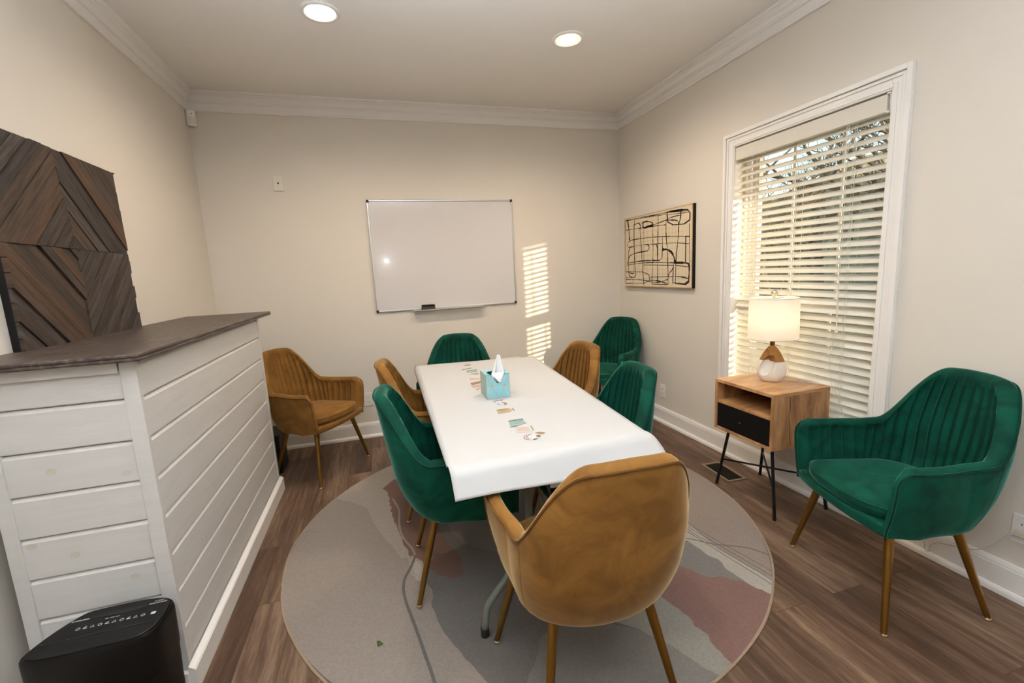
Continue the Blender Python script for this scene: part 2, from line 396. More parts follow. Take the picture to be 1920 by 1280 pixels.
# ------------------------------------------------------------------ armchair
M['green_pipe'] = velvet('green_velvet_shade', srgb(3,56,44), srgb(2,44,34), (.2,.6,.5,1)); M['gold_pipe'] = velvet('mustard_velvet_shade', srgb(112,74,30), srgb(94,60,24), (1,.78,.46,1))  # darker velvet copies: seam shade put into the piping and groove colour
W_T = [(.330,.160),(.335,.188),(.344,.210),(.358,.226),(.378,.238),(.405,.246),(.44,.253),(.48,.258),(.53,.261),(.62,.264),(.68,.259),(.76,.245),(.83,.226),(.87,.214),(.90,.205)]
D_T = [(.330,.140),(.335,.168),(.344,.190),(.358,.208),(.378,.224),(.405,.238),(.44,.253),(.48,.266),(.53,.279),(.62,.292),(.75,.314),(.87,.334),(.90,.338)]
N_T = [(.335,2.0),(.40,2.2),(.50,2.65),(.62,3.0),(.90,3.2)]
YC = -.05; YF = .215
def plan(th, z, off=0.0, offd=None):
    """th: ('a', side, y) or ('b', theta)"""
    Wd = lerp_tab(W_T, z) - off; D = lerp_tab(D_T, z) - (off*1.15 if offd is None else offd); n = lerp_tab(N_T, z)
    if th[0] == 'a':
        k = .055*min(1, max(0,(z-.35)/.2)); q_ = smooth01((th[2]-YC)/(YF-YC)*1.15); Wd = Wd + (max(Wd, .243-off+.1*max(0,z-.39) if z < .47 else Wd)-Wd)*q_
        return (th[1]*(Wd + k*(th[2]-YC) + .20*k*math.sin(PI*(th[2]-YC)/(YF-YC))), th[2])
    c, s = math.cos(th[1]), math.sin(th[1])
    x = Wd*math.copysign(abs(c)**(2/n), c); y = YC - (D+YC)*abs(s)**(2/n)
    return (x, y)
def build_cols(step):
    # dense polyline at z=.62, resampled by arc length
    dense = []
    for i in range(60): dense.append(('a', 1, YF + (YC-YF)*i/60))
    for i in range(721): dense.append(('b', PI*i/720))
    for i in range(60): dense.append(('a', -1, YC + (YF-YC)*(i+1)/60))
    pts = [plan(t, .62) for t in dense]; L = [0]
    for p, q in zip(pts, pts[1:]): L.append(L[-1] + math.hypot(q[0]-p[0], q[1]-p[1]))
    tot = L[-1]
    tg = []
    a = 0
    front = [0,.003,.008,.015,.024,.034,.045]
    n = int((tot-.09)/step)
    tg = front + [.055 + (tot-.11)*i/n for i in range(n+1)] + [tot-f for f in front[::-1]]
    cols = []; j = 0
    for g in tg:
        while j < len(L)-2 and L[j+1] < g: j += 1
        t = (g-L[j])/max(1e-9, L[j+1]-L[j]); A, B = dense[j], dense[j+1]
        if A[0] == 'a' and B[0] == 'a': c = ('a', A[1], A[2]+(B[2]-A[2])*t)
        elif A[0] == 'b' and B[0] == 'b': c = ('b', A[1]+(B[1]-A[1])*t)
        else: c = A if t < .5 else B
        cols.append((g, c))
    return cols, tot
COLS, TOT = build_cols(.0062)
AJ = None
for g, c in COLS:
    if plan(c,.62)[1] < -.165: AJ = g; break
RISE = .145
def rim_z(g):
    g = min(g, TOT-g)
    if g < .10: return rim_raw(g)
    w = .040
    return sum(rim_raw(g+w*k/4) for k in range(-4,5))/9
def rim_raw(g):
    g = min(g, TOT-g)
    r = .052
    if g < r: return .622 - r + math.sqrt(max(0, r*r-(r-g)**2))
    z = .622 - .006*math.sin(PI*min(1,g/AJ))
    if g > AJ:
        t = (g-AJ)/RISE
        s = smooth01(t) if t < 1 else 1
        # fillet low, rounder corner high
        t = min(1,t); s = t*t*(3-2*t); s = .5*s + .5*(1-(1-t)**2.1)
        z = .618 + (.866-.618)*s
        if t >= 1: z += .008*math.sin(PI/2*min(1,(g-AJ-RISE)/.14))
    return z
def zbot(g):
    g = min(g, TOT-g)
    return .331 + .036*(1-smooth01(g/.24))
NR = 22
STEPA = (TOT-.11)/int((TOT-.09)/.0062); CHW = 8*STEPA; MID = .055 + STEPA*round(((TOT-.11)/STEPA)/2)
def shell_bm():
    out = []; inn = []
    K = NR
    for j in range(K+1):
        t = j/K; t2 = t**1.35 if False else t
        row = []
        for g, c in COLS:
            zb = zbot(g); zt = rim_z(g)
            tt = t*t*.55 + t*.45 if t < 1 else 1
            z = zb + (zt-zb)*tt
            x, y = plan(c, z); row.append((x,y,z))
        out.append(row)
    rows = out
    # rim : rounded pad
    TH = .046
    def inner(g, c, z, extra=0):
        gi = min(g, TOT-g)
        offt = TH*(.45+.55*smooth01(gi/.06))
        # channels
        s = (g-TOT/2)/.0475 ; ph = s - math.floor(s)
        ch = abs(math.sin(PI*ph))**.55
        dep = .006*(ch-1)*smooth01((gi-.02)/.05)
        # channel only inside, fades near the rim
        return plan(c, z, offt - extra - dep*-1*0 + (-dep)*1.0*1.0 if False else offt + (.0 if extra else 0) + (-dep if True else 0))
    for k in range(1,5):
        a = k/5*PI/2*1.0
        row = []
        for g, c in COLS:
            gi = min(g, TOT-g); TH2 = TH*(.45+.55*smooth01(gi/.06)); zt = rim_z(g)
            fr = k/5
            z = zt + .017*math.sin(PI*fr)**.8*smooth01(gi/.05)
            x0,y0 = plan(c, zt); x1,y1 = plan(c, zt, TH2)
            row.append((x0+(x1-x0)*fr, y0+(y1-y0)*fr, z))
        rows.append(row)
    for j in range(K+1):
        t = 1-j/K; row = []
        for g, c in COLS:
            gi = min(g, TOT-g); zt = rim_z(g) - .004; zb = .405
            z = zb + (zt-zb)*t
            TH2 = TH*(.45+.55*smooth01(gi/.06))
            s = (g-MID)/CHW+.5; ph = s-math.floor(s); ch = 1-abs(math.cos(PI*(ph-.5)))**.5; ch = 1-abs(math.sin(PI*(ph)))**.5
            fade = smooth01((1-t)/.10)*smooth01((gi-.02)/.04)
            off = TH2 - .0105*(1-ch)*fade + .002*ch*fade
            row.append((*plan(c, z, off), z))
        rows.append(row)
    b = MB(); b.grid(rows)
    nC_ = len(COLS); r0 = K+1+4+1
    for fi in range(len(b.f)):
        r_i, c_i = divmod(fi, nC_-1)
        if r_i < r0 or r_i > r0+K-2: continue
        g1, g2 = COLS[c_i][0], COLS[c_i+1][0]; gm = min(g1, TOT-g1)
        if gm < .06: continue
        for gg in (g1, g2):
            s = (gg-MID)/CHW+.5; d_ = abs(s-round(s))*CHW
            if d_ < .0008 and gg == g1: b.m[fi] = 1  # groove faces take the darker velvet, crease shade painted in
    # front ends : close between outer column and inner column
    nC = len(COLS); nRo = len(rows)
    for col in (0, nC-1):
        idx = [r*nC+col for r in range(nRo)]
        face = []
        o, i2 = 0, nRo-1
        while o < i2-1:
            f = [idx[o], idx[o+1], idx[i2-1], idx[i2]]
            b.f.append(f if col else f[::-1]); b.m.append(0); o += 1; i2 -= 1
    # underside
    ring = [r for r in rows[0]]
    cen = (0,-.02,.329)
    n0 = len(b.v); b.v.extend([(x*.6, y*.6-.0, .329) for x,y,z in ring]); b.v.append(cen)
    for k in range(nC-1):
        b.f.append([k+1,k,n0+k,n0+k+1]); b.m.append(0); b.f.append([n0+k+1,n0+k,n0+nC]); b.m.append(0)
    return b, rows
def rounded_rows(outline, prof):
    """outline list of (x,y), prof list of (inset,z): rings shrunk towards the centroid line by inset metres"""
    n = len(outline); cx = sum(p[0] for p in outline)/n; cy_ = sum(p[1] for p in outline)/n; rows = []
    for ins, z in prof:
        row = []
        for x,y in outline:
            dx, dy = x-cx, y-cy_; L = math.hypot(dx,dy); k = max(0,(L-ins)/L); row.append((cx+dx*k, cy_+dy*k, z))
        rows.append(row)
    return rows
def make_chair(velv, seam_shade, root_name='velvet_armchair'):
    root = empty(root_name)
    b, rows = shell_bm()
    sh = b.build('shell', [velv, seam_shade], root, smooth=True, recalc=False, angle=55)
    # piping along the outer rim and down the two front edges
    b = MB(); nC = len(COLS)
    pts = [Vector(p) for p in rows[NR]]
    left = [Vector(rows[j][0]) for j in range(0, NR)]; rgt = [Vector(rows[j][nC-1]) for j in range(NR-1,-1,-1)]
    allp = left + pts + rgt; cl = [allp[0]]
    for p in allp[1:]:
        if (p-cl[-1]).length > .006: cl.append(p)
    b.tube(cl, .0044, 8); b.build('piping', seam_shade, root, smooth=True)
    # back-side seams
    for g0 in (AJ-.004, TOT-AJ+.004):
        b = MB(); gi = min(range(nC), key=lambda k: abs(COLS[k][0]-g0))
        b.tube([Vector(rows[j][gi]) for j in range(0,NR+1)], .0014, 6)
        b.build('seam', velv, root, smooth=True)
    # base rail
    ol = []
    sel = [c for g, c in COLS if c[0] == 'a' and c[2] > .06]; nS = len(sel)
    for c in sel[nS//2:]: ol.append(plan(c, .395, .006))
    ol = []
    for c in [c for g, c in COLS if c[0] == 'a' and c[1] > 0 and c[2] > .06]: ol.append(plan(c, .395, .006))
    for c in [c for g, c in COLS if c[0] == 'a' and c[1] < 0 and c[2] > .06]: ol.append(plan(c, .395, .006))
    fw = ol[0][0]
    for k in range(1,12):
        t = k/12; ol.append((-fw + 2*fw*t, YF + .026*math.sin(PI*t)**.8))
    pr = [(.02,.366),(.006,.368),(.0,.374),(0,.398),(.004,.406),(.012,.410)]
    R = rounded_rows(ol, pr); b = MB(); b.grid(R, wrap=True); n = len(ol); b.f.append(list(range(n))[::-1]); b.m.append(0); b.f.append([(len(R)-1)*n+k for k in range(n)]); b.m.append(0)
    b.build('seat_base', velv, root, smooth=True, recalc=True, angle=50)
    # cushion
    ol = []
    for g, c in COLS:
        x, y = plan(c, .46, .050)
        if y < YF-.03: ol.append((x,y))
    ol = ol[::3]; x0, y0_ = ol[0]; x1_ = ol[-1][0]
    for k in range(1,24):
        t = k/24; xx = x1_ + (x0-x1_)*t
        yy = y0_ + .062*(1-abs(2*t-1)**3.2); ol.append((xx,yy))
    pr = [(.05,.409),(.016,.411),(.006,.416),(0,.426),(-.001,.437),(0,.447),(.006,.457),(.016,.464),(.032,.469),(.06,.473),(.10,.477),(.15,.480)]
    R = rounded_rows(ol, pr); b = MB(); b.grid(R, wrap=True); n = len(ol); b.f.append(list(range(n))[::-1]); b.m.append(0); b.f.append([(len(R)-1)*n+k for k in range(n)]); b.m.append(0)
    b.build('seat_cushion', velv, root, smooth=True, recalc=True, angle=60)
    R2 = rounded_rows(ol, [(.001,.4545)])[0]; b = MB(); b.tube(R2, .0024, 6, closed=True); b.build('cushion_piping', velv, root, smooth=True)
    for sx, ys, xt, yt, xf, yf in ((1,1,.185,.150,.266,.209),(-1,1,.185,.150,.266,.209),(1,-1,.150,-.120,.216,-.215),(-1,-1,.150,-.120,.216,-.215)):
        T = Vector((sx*xt, yt, .356)); F = Vector((sx*xf, yf, .010)); b = MB()
        b.tube([T, T.lerp(F,.5), F], [.0165,.0135,.0100], 18); lg = b.build('leg', M['brass'], root, smooth=True, angle=40)
        b = MB(); b.lathe([(.0085,0),(.0125,.001),(.0135,.004),(.0125,.010),(.0105,.013)], (F.x,F.y,0), 18); b.build('glide', M['glide'], lg, smooth=True, angle=50)
    return root
CH = {
 'A': (-.494,3.392,-123.5,'gold'), 'B': (1.913,1.200,73.3,'green'), 'C': (.567,1.225,-2.2,'gold'), 'D': (.284,1.927,-94.5,'green'),
 'E': (.289,2.602,-95.0,'gold'), 'F': (.521,3.200,168,'green'), 'G': (.947,2.532,98.5,'gold'), 'H': (.873,1.869,85.5,'green'), 'I': (1.918,3.569,119.0,'green')}
LAB = {
 'A': 'mustard velvet armchair against the far wall beside the end of the white counter',
 'B': 'large green velvet armchair in the right foreground beside the wooden side table',
 'C': 'mustard velvet armchair at the near end of the table, seen from behind',
 'D': 'green velvet armchair pulled up to the left side of the table, nearest the counter',
 'E': 'mustard velvet armchair tucked in at the left side of the table behind a green one',
 'F': 'green velvet armchair at the far end of the table under the whiteboard, mostly hidden',
 'G': 'mustard velvet armchair at the right side of the table, in front of the corner chair',
 'H': 'green velvet armchair at the right side of the table, nearest the window',
 'I': 'dark green velvet armchair standing in the far right corner under the framed drawing'}
protos = {}
for k in 'BCADEFGHI':
    x, y, a, c = CH[k]
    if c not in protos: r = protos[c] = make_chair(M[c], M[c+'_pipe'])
    else:
        r = copy_tree(protos[c])
    r.location = (x, y, .0076 if k in 'CDEGHF' else 0); r.rotation_euler = (0,0,math.radians(a))
    tag(r, LAB[k], 'chair', 'velvet armchairs')

# ------------------------------------------------------------------ folding table and paper
TX0, TX1, TY0, TY1, TZ = .200, .895, 1.40, 3.125, .738
tab = empty('folding_table', ((TX0+TX1)/2, (TY0+TY1)/2, 0)); TO = Vector(tab.location)
tag(tab, 'long folding table on grey bent steel legs, covered by white paper', 'table')
def tb(b, name, m, **k):
    b.v = [tuple(Vector(v)-TO) for v in b.v]; return b.build(name, m, tab, **k)
def rrect(x0,x1,y0,y1,r,n=6):
    o = []
    for cx,cy_,a0 in ((x1-r,y1-r,0),(x0+r,y1-r,90),(x0+r,y0+r,180),(x1-r,y0+r,270)):
        for k in range(n+1):
            a = math.radians(a0+90*k/n); o.append((cx+r*math.cos(a), cy_+r*math.sin(a)))
    return o
shear = .055/1.72          # the far end of the table stands a little further right
def sh(p): return (p[0] + (p[1]-1.4)*.045, p[1])
b = MB(); b.prism([sh(p) for p in rrect(TX0,TX1,TY0,TY1,.03)], TZ-.042, TZ-.002); tb(b, 'tabletop', M['ttop'], bevel=.006)
for yl, dy in ((1.492,1),(2.80,-1)):
    cx = sh((.572, yl))[0]
    for s in (-1,1):
        b = MB()
        P = [(cx+s*.105,yl,.70),(cx+s*.105,yl,.36),(cx+s*.108,yl,.335),(cx+s*.13,yl,.31),(cx+s*.262,yl,.155),(cx+s*.285,yl,.125),(cx+s*.292,yl,.09),(cx+s*.300,yl,.03)]
        b.tube(P, .0135, 12); lg = tb(b, 'leg', M['tsteel'], smooth=True, angle=50)
        b = MB(); b.lathe([(.014,0),(.0165,.002),(.0165,.034),(.014,.036)], (cx+s*.300,yl,.0072), 16); b.v = [tuple(Vector(v)-TO) for v in b.v]; b.build('foot_cap', M['rubber'], lg, smooth=True, angle=40)
    b = MB(); b.tube([(cx-.105,yl,.36),(cx+.105,yl,.36)], .010, 10); tb(b, 'crossbar', M['tsteel'], smooth=True); b = MB(); b.tube([(cx-.2,yl,.685),(cx+.2,yl,.685)], .012, 10); tb(b, 'crossbar', M['tsteel'], smooth=True)
    b = MB(); b.tube([(cx-.02,yl,.37),(cx-.02,yl+dy*.33,.69)], .006, 8); b.tube([(cx+.02,yl,.37),(cx+.02,yl+dy*.33,.69)], .006, 8); b.tube([(cx-.03,yl+dy*.18,.545),(cx+.03,yl+dy*.18,.545)], .006, 8); tb(b, 'brace', M['tsteel'], smooth=True)
for xx in (TX0+.06, TX1-.06):
    b = MB(); b.box(sh((xx,0))[0]-.0+.02,xx+.045,TY0+.12,TY1-.12,TZ-.072,TZ-.0425); tb(b, 'apron_rail', M['tsteel'])

# paper: quad between fitted corners, folding over near end and slightly over the left side
PZ = .7405
FL, FR = Vector((.222,3.150)), Vector((1.051,3.048)); NL, NR_ = Vector((.172,1.405)), Vector((.925,1.425))
def wavy(u,v): return .0004*math.sin(7*u+3*v)+.0003*math.sin(19*v+2*u)+.0002*math.sin(31*v)
def paper_mesh(seg_over=10):
    rows = []
    nu = 40
    us = [i/nu for i in range(nu+1)]
    # far to near on the flat
    for j in range(61):
        v = j/60; row = []
        for u in us:
            a = FL.lerp(NL, v); c = FR.lerp(NR_, v); p = a.lerp(c, u)
            # right edge bows slightly outwards
            row.append((p.x, p.y, PZ + max(0, .0012+wavy(u,v*3))))
        rows.append(row)
    # curl over the near end
    for j in range(1,15):
        t = j/14; row = []
        for u in us:
            p = NL.lerp(NR_, u)
            ext = .125 + .012*u; rr = .055
            s = t*ext; ang = min(s/rr, 1.12 - .25*u)
            arc = min(s, (1.12-.25*u)*rr)
            dy = rr*math.sin(ang) + (s-arc)*math.cos(ang); dz = rr*(1-math.cos(ang)) + (s-arc)*math.sin(ang)
            skew = .020*t*u + .006*t + .018*u**6*math.sin(PI*min(1,t*1.2)*.6)
            row.append((p.x + skew, p.y - dy, PZ + .0012 - dz + .003*t*math.sin(9*u)))
        rows.append(row)
    return rows
R = paper_mesh(); b = MB(); b.grid(R)
# left fall: narrow strip turned down
Lf = [r[0] for r in R[:61]]
strip = [[(x - .018*k/4*min(1,1.15-j/60*1.0)*1.0, y, z - .030*(k/4)**1.3*max(.15,1-j/75)) for j,(x,y,z) in enumerate(Lf)] for k in range(0,5)]
b.grid(strip)
po = b.build('paper_cover', M['paper'], smooth=True); so = po.modifiers.new('solid','SOLIDIFY'); so.thickness = .0006
tag(po, 'long sheet of white paper covering the folding table, its near end curling down', 'paper table cover')
# under layer peeping out below the curl
b = MB(); rows = []
for j in range(9):
    t = j/8; row = []
    for i in range(13):
        u = i/12; x = .50 + .24*u + .004*t; ang = min(t*.135/.05, 1.18); s = t*.142; arc = min(s,1.18*.05)
        row.append((x, 1.418 - .05*math.sin(ang) - (s-arc)*math.cos(ang), PZ -.003 - .05*(1-math.cos(ang)) - (s-arc)*math.sin(ang)))
    rows.append(row)
b.grid(rows); uo = b.build('paper_strip', M['paper'], smooth=True); so = uo.modifiers.new('solid','SOLIDIFY'); so.thickness = .0006
tag(uo, 'short white paper flap hanging under the near edge of the table cover', 'paper')

# stickers and cards laid along the paper
SZ = PZ + .0024
def card_mat(n, c):
    g = sum(c)/3; return mat(n, srgb(*[(v*.78+g*.22)*.84 for v in c]), .6)
K = {'teal':card_mat('sticker_teal',(166,204,196)),'tan':card_mat('sticker_tan',(226,186,128)),'cream':card_mat('sticker_cream',(240,224,208)),'white':card_mat('sticker_white',(246,244,240)),
     'orange':card_mat('sticker_orange',(214,140,70)),'coral':card_mat('sticker_coral',(216,132,104)),'pink':card_mat('sticker_pink',(222,150,146)),'red':card_mat('sticker_red',(176,84,84)),
     'dgreen':card_mat('sticker_dark_green',(70,120,98)),'ink':card_mat('sticker_ink',(52,50,54)),'grey':card_mat('sticker_grey',(160,160,160)),'sage':card_mat('sticker_sage',(150,178,164)),'blue':card_mat('sticker_pale_blue',(160,206,216)),'brown':card_mat('sticker_brown',(150,110,78))}
def quad(b, P, m=0, h=.0004, z=SZ):
    b.prism(list(P), z, z+h, m)
def lines(b, P, rows, m, z=SZ+.0004, x0=.1, x1=.9, w=.10):
    """P quad (farL, farR, nearR, nearL): text-like bars inside"""
    A,B,C_,D = [Vector(p) for p in P]
    for t in rows:
        l = A.lerp(D,t); r = B.lerp(C_,t); l2 = A.lerp(D,t+w); r2 = B.lerp(C_,t+w)
        quad(b, [tuple(l2.lerp(r2,x0)),tuple(l2.lerp(r2,x1)),tuple(l.lerp(r,x1)),tuple(l.lerp(r,x0))], m, .0002, z)
def sticker(label, fn, mats):
    b = MB(); fn(b); o = b.build('sticker', [K[k] for k in mats]); tag(o, label, 'sticker', 'stickers along the paper'); return o
def ellipse(cx,cy_,rx,ry,n=28,a0=0,a1=2*PI,rot=0):
    o = []
    for k in range(n):
        a = a0+(a1-a0)*k/(n if abs(a1-a0-2*PI)<1e-6 else n-1); x,y = rx*math.cos(a), ry*math.sin(a)
        o.append((cx+x*math.cos(rot)-y*math.sin(rot), cy_+x*math.sin(rot)+y*math.cos(rot)))
    return o
def arcband(b, cx,cy_,r0,r1,sy,a0,a1,m,z=SZ,rot=0):
    o = ellipse(cx,cy_,r1,r1*sy,16,a0,a1,rot); i = ellipse(cx,cy_,r0,r0*sy,16,a0,a1,rot)
    b.prism(o + i[::-1], z, z+.0005, m)
def s1(b):
    P = [(.484,1.756),(.545,1.760),(.541,1.688),(.468,1.676)]; quad(b,P,0); lines(b,P,[.42,.52,.62,.74],1,x0=.25,x1=.85,w=.03)
    quad(b,[(.466,1.672),(.502,1.678),(.502,1.674),(.466,1.667)],2)
s = sticker('pale teal card with bold dark heading, second row from the near end of the paper', s1, ['teal','sage','grey'])
Mx = Matrix.Translation((.5105,1.742,SZ+.0006)); text_mesh('heading', 'AUMBNGLE', .0125, K['ink'], Mx, s, .0002, bold=True)
def s2(b):
    P = [(.482,1.662),(.541,1.652),(.533,1.586),(.471,1.602)]; quad(b,P,0); lines(b,P,[.18,.36,.54,.72],1,x0=.12,x1=.86,w=.04)
    quad(b,[(.545,1.655),(.551,1.654),(.544,1.60),(.538,1.602)],2)
sticker('pale cream rectangular card just behind the oval sticker', s2, ['cream','pink','sage'])
def s3(b):
    b.prism(ellipse(.513,1.536,.034,.030,32,rot=.15),SZ,SZ+.0004,0); arcband(b,.513,1.536,.029,.034,.9,1.2,3.9,1,SZ+.0004,.15)
    for k in range(7):
        a = 1.5+k*.45; x,y = .511+.020*math.cos(a), 1.538+.017*math.sin(a); b.prism(ellipse(x,y,.0035,.003,8),SZ+.0004,SZ+.0007,[1,2,3][k%3])
    quad(b,[(.530,1.543),(.546,1.541),(.541,1.522),(.528,1.525)],2,z=SZ+.0005); quad(b,[(.508,1.512),(.524,1.514),(.523,1.507),(.508,1.505)],3,z=SZ+.0005)
sticker('round white sticker with pink rim and small green square, nearest the table end', s3, ['white','pink','dgreen','ink'])
def s4(b): arcband(b,.545,1.548,.014,.026,.9,.1,1.9,0,SZ+.0012); arcband(b,.545,1.548,.008,.013,.9,.1,1.7,1,SZ+.0012)
sticker('small orange arched sticker overlapping the round white one', s4, ['orange','tan'])
def s5(b):
    P = [(.474,1.921),(.540,1.918),(.536,1.864),(.468,1.866)]; quad(b,[(.474,1.921),(.531,1.919),(.541,1.888),(.520,1.862),(.468,1.864)],0); lines(b,P,[.08],1,x0=.02,x1=.84,w=.10); lines(b,P,[.34,.46,.60],1,x0=.2,x1=.7,w=.03)
    quad(b,[(.546,1.918),(.550,1.917),(.548,1.872),(.544,1.873)],1)
sticker('tan label shaped card with brown lettering, midway between tissue box and teal card', s5, ['tan','brown'])
def s6(b):
    arcband(b,.522,2.000,.012,.026,1.05,-1.3,1.3,0); arcband(b,.520,2.000,.014,.022,1.05,1.7,4.5,1)
sticker('little arch sticker, half coral and half pale blue, in front of the tissue box', s6, ['coral','blue'])
def s7(b):
    for k,(x,y) in enumerate([(.494,2.048),(.505,2.056),(.516,2.060),(.527,2.059),(.537,2.058),(.498,2.036)]): b.prism(ellipse(x,y,.0052,.0075,8),SZ,SZ+.0004,[0,1,1,2,1,0][k])
sticker('row of red and blue floral sticker pieces against the base of the tissue box', s7, ['blue','red','pink'])
def s8(b): arcband(b,.553,2.965,.013,.024,1.2,.2,2.9,0); arcband(b,.553,2.965,.004,.010,1.2,.2,2.9,1); quad(b,[(.522,2.975),(.538,2.99),(.535,2.96)],2)
sticker('small dark red arch sticker, farthest one towards the whiteboard', s8, ['red','pink','grey'])
def s9(b): quad(b,[(.488,2.856),(.556,2.880),(.556,2.866),(.488,2.842)],0)
sticker('thin olive strip sticker behind the pale teal ones', s9, ['brown'])
def s10(b):
    P=[(.514,2.826),(.583,2.816),(.575,2.782),(.503,2.785)]; quad(b,P,0); lines(b,P,[.2,.6],1,x0=.05,x1=.95,w=.08); quad(b,[(.503,2.768),(.566,2.760),(.564,2.744),(.503,2.750)],1)
sticker('pale teal rectangular sticker, third from the far end', s10, ['teal','sage'])
def s11(b): quad(b,[(.503,2.700),(.558,2.706),(.562,2.668)],0); quad(b,[(.545,2.700),(.560,2.703),(.562,2.672),(.548,2.680)],1,z=SZ+.0005)
sticker('triangular teal and coral pennant sticker beside the far corner of the tissue box', s11, ['coral','sage'])
def s12(b):
    P=[(.485,2.600),(.552,2.574),(.548,2.512),(.476,2.537)]; quad(b,P,0); lines(b,P,[.08,.3,.5,.7],1,x0=.05,x1=.95,w=.05)
sticker('faded tan lettered card partly behind the tissue box', s12, ['cream','tan'])
def s13(b):
    for k in range(4): quad(b,[(.465,2.470-k*.012),(.531,2.492-k*.012),(.531,2.484-k*.012),(.468,2.460-k*.012)],[0,1,2,1][k])
sticker('small striped coral and olive sticker left of the tissue box', s13, ['brown','coral','tan'])
def s14(b):
    P=[(.455,2.420),(.522,2.414),(.515,2.336),(.462,2.352)]; quad(b,P,0); lines(b,P,[.1,.3,.5,.7],1,x0=.05,x1=.95,w=.07)
sticker('coral lettered sticker left of the tissue box', s14, ['cream','coral'])
def s15(b): arcband(b,.483,2.310,.008,.017,1.1,.8,3.6,0)
sticker('small orange curl sticker touching the left side of the tissue box', s15, ['coral'])

# ------------------------------------------------------------------ tissue box
BX, BY, BW, BH = .474, 2.100, .121, .122
tis = empty('tissue_box', (BX+BW/2, BY+BW/2, PZ+.0025)); tag(tis, 'light blue cardboard tissue box with gold triangle pattern on the paper covered table', 'tissue box')
BZ = tis.location.z; h2 = BW/2
M['boxblue'] = mat('printed_blue_card', srgb(142,200,210), .4, noise_amt=.05, noise_scale=25)
M['boxside'] = mat('printed_grey_green_card', srgb(150,178,172), .4)
M['goldfoil'] = mat('gold_foil', srgb(214,170,120), .3, .6)
M['boxin'] = mat('brown_card_inside', srgb(70,40,34), .8)
M['tissue'] = mat('tissue_paper', srgb(246,246,246), .8)
b = MB()
# shell of panels with V opening on front and slot on top
front = [(-h2,0),(h2,0),(h2,BH),(h2-.022,BH),(.012,BH-.044),(-.006,BH-.044),(-.036,BH),(-h2,BH)]
def vprism(b, poly, y0, y1, m):
    t = MB(); t.prism(poly, y0, y1, m); b.add([(x, -z, y) for x,y,z in t.v] if False else [(x, z, y) for x,y,z in t.v], [f[::-1] for f in t.f], m)
vprism(b, front, -h2, -h2+.001, 0); vprism(b, [(-h2,0),(h2,0),(h2,BH),(-h2,BH)], h2-.001, h2, 0)
b.box(-h2,-h2+.001,-h2+.001,h2-.001,0,BH,1); b.box(h2-.001,h2,-h2+.001,h2-.001,0,BH,1); b.box(-h2+.001,h2-.001,-h2+.001,h2-.001,0,.001,0)
b.prism([(-h2,-h2),(-.036,-h2),(-.044,-.01),(-.030,.020),(.022,.022),(.040,-.01),(h2-.022,-h2),(h2,-h2),(h2,h2),(-h2,h2)], BH-.001, BH, 0)
b.box(-h2+.004,h2-.004,-h2+.010,h2-.004,.001,BH-.05,2)
b.build('carton', [M['boxblue'], M['boxside'], M['boxin']], tis)
b = MB()
def fline(p, q, w=.0014):
    p = Vector(p); q = Vector(q); d = (q-p).normalized()*w/2; n = Vector((-d.y,d.x)); vprism(b, [tuple(p-n),tuple(q-n),tuple(q+n),tuple(p+n)], -h2-.0004, -h2, 0)
mz = BH*.52; nL, nRr = -.032, .032
for p,q in [((-h2,mz),(h2,mz)),((nL,mz),(-h2+.005,.002)),((nL,mz),(-.006,.002)),((nRr,mz),(.006,.002)),((nRr,mz),(h2-.002,.02)),((nL,mz),(-h2+.004,BH-.004)),((nL,mz),(-.014,BH-.033)),((nRr,mz),(.018,BH-.042)),((nRr,mz),(h2-.004,BH-.006)),((-h2+.001,.001),(h2-.001,.001)),((-h2+.001,.001),(-h2+.001,BH)),((h2-.001,.001),(h2-.001,BH))]: fline(p,q)
for c in (nL,nRr): vprism(b, ellipse(c,mz,.0045,.0045,10), -h2-.0006, -h2, 0)
for p,q in [((-h2,-h2),(-h2,h2)),((h2,-h2),(h2,h2)),((-h2,h2),(h2,h2))]:
    b.tube([(p[0],p[1],BH),(q[0],q[1],BH)], .0009, 5)
b.tube([(-h2,-h2,0),(-h2,-h2,BH)], .001, 5); b.tube([(-h2,h2,0),(-h2,h2,BH)], .001, 5)
b.build('gold_lines', M['goldfoil'], tis)
rows = []   # tissue: folded plume
for j in range(19):
    t = j/18; row = []
    for i in range(25):
        u = i/24*2-1
        z = BH-.055 + .128*t + .010*t*(1-u*u) + .010*t*u
        wdt = .030*(1-t) + .019*(1-.35*t)
        x = u*wdt + .008 + .012*t; y = -.022 + .022*t + .012*math.sin(u*4.2+1.1)*(1-.3*t) + .010*(1-t)*u
        if t < .35: z -= 0
        row.append((x,y,z))
    rows.append(row)
b = MB(); b.grid(rows)
# front flap falling into the V
rows = []
for j in range(9):
    t = j/8; row = []
    for i in range(9):
        u = i/8*2-1; row.append((.004+u*(.030*(1-t)+.004)+.004*t, -h2-.004+.010*t*0 - .004*math.sin(PI*t)+ .012*(1-t), BH+.006-.048*t))
    rows.append(row)
b.grid(rows)
o = b.build('tissue', M['tissue'], tis, smooth=True); so = o.modifiers.new('solid','SOLIDIFY'); so.thickness = .0006

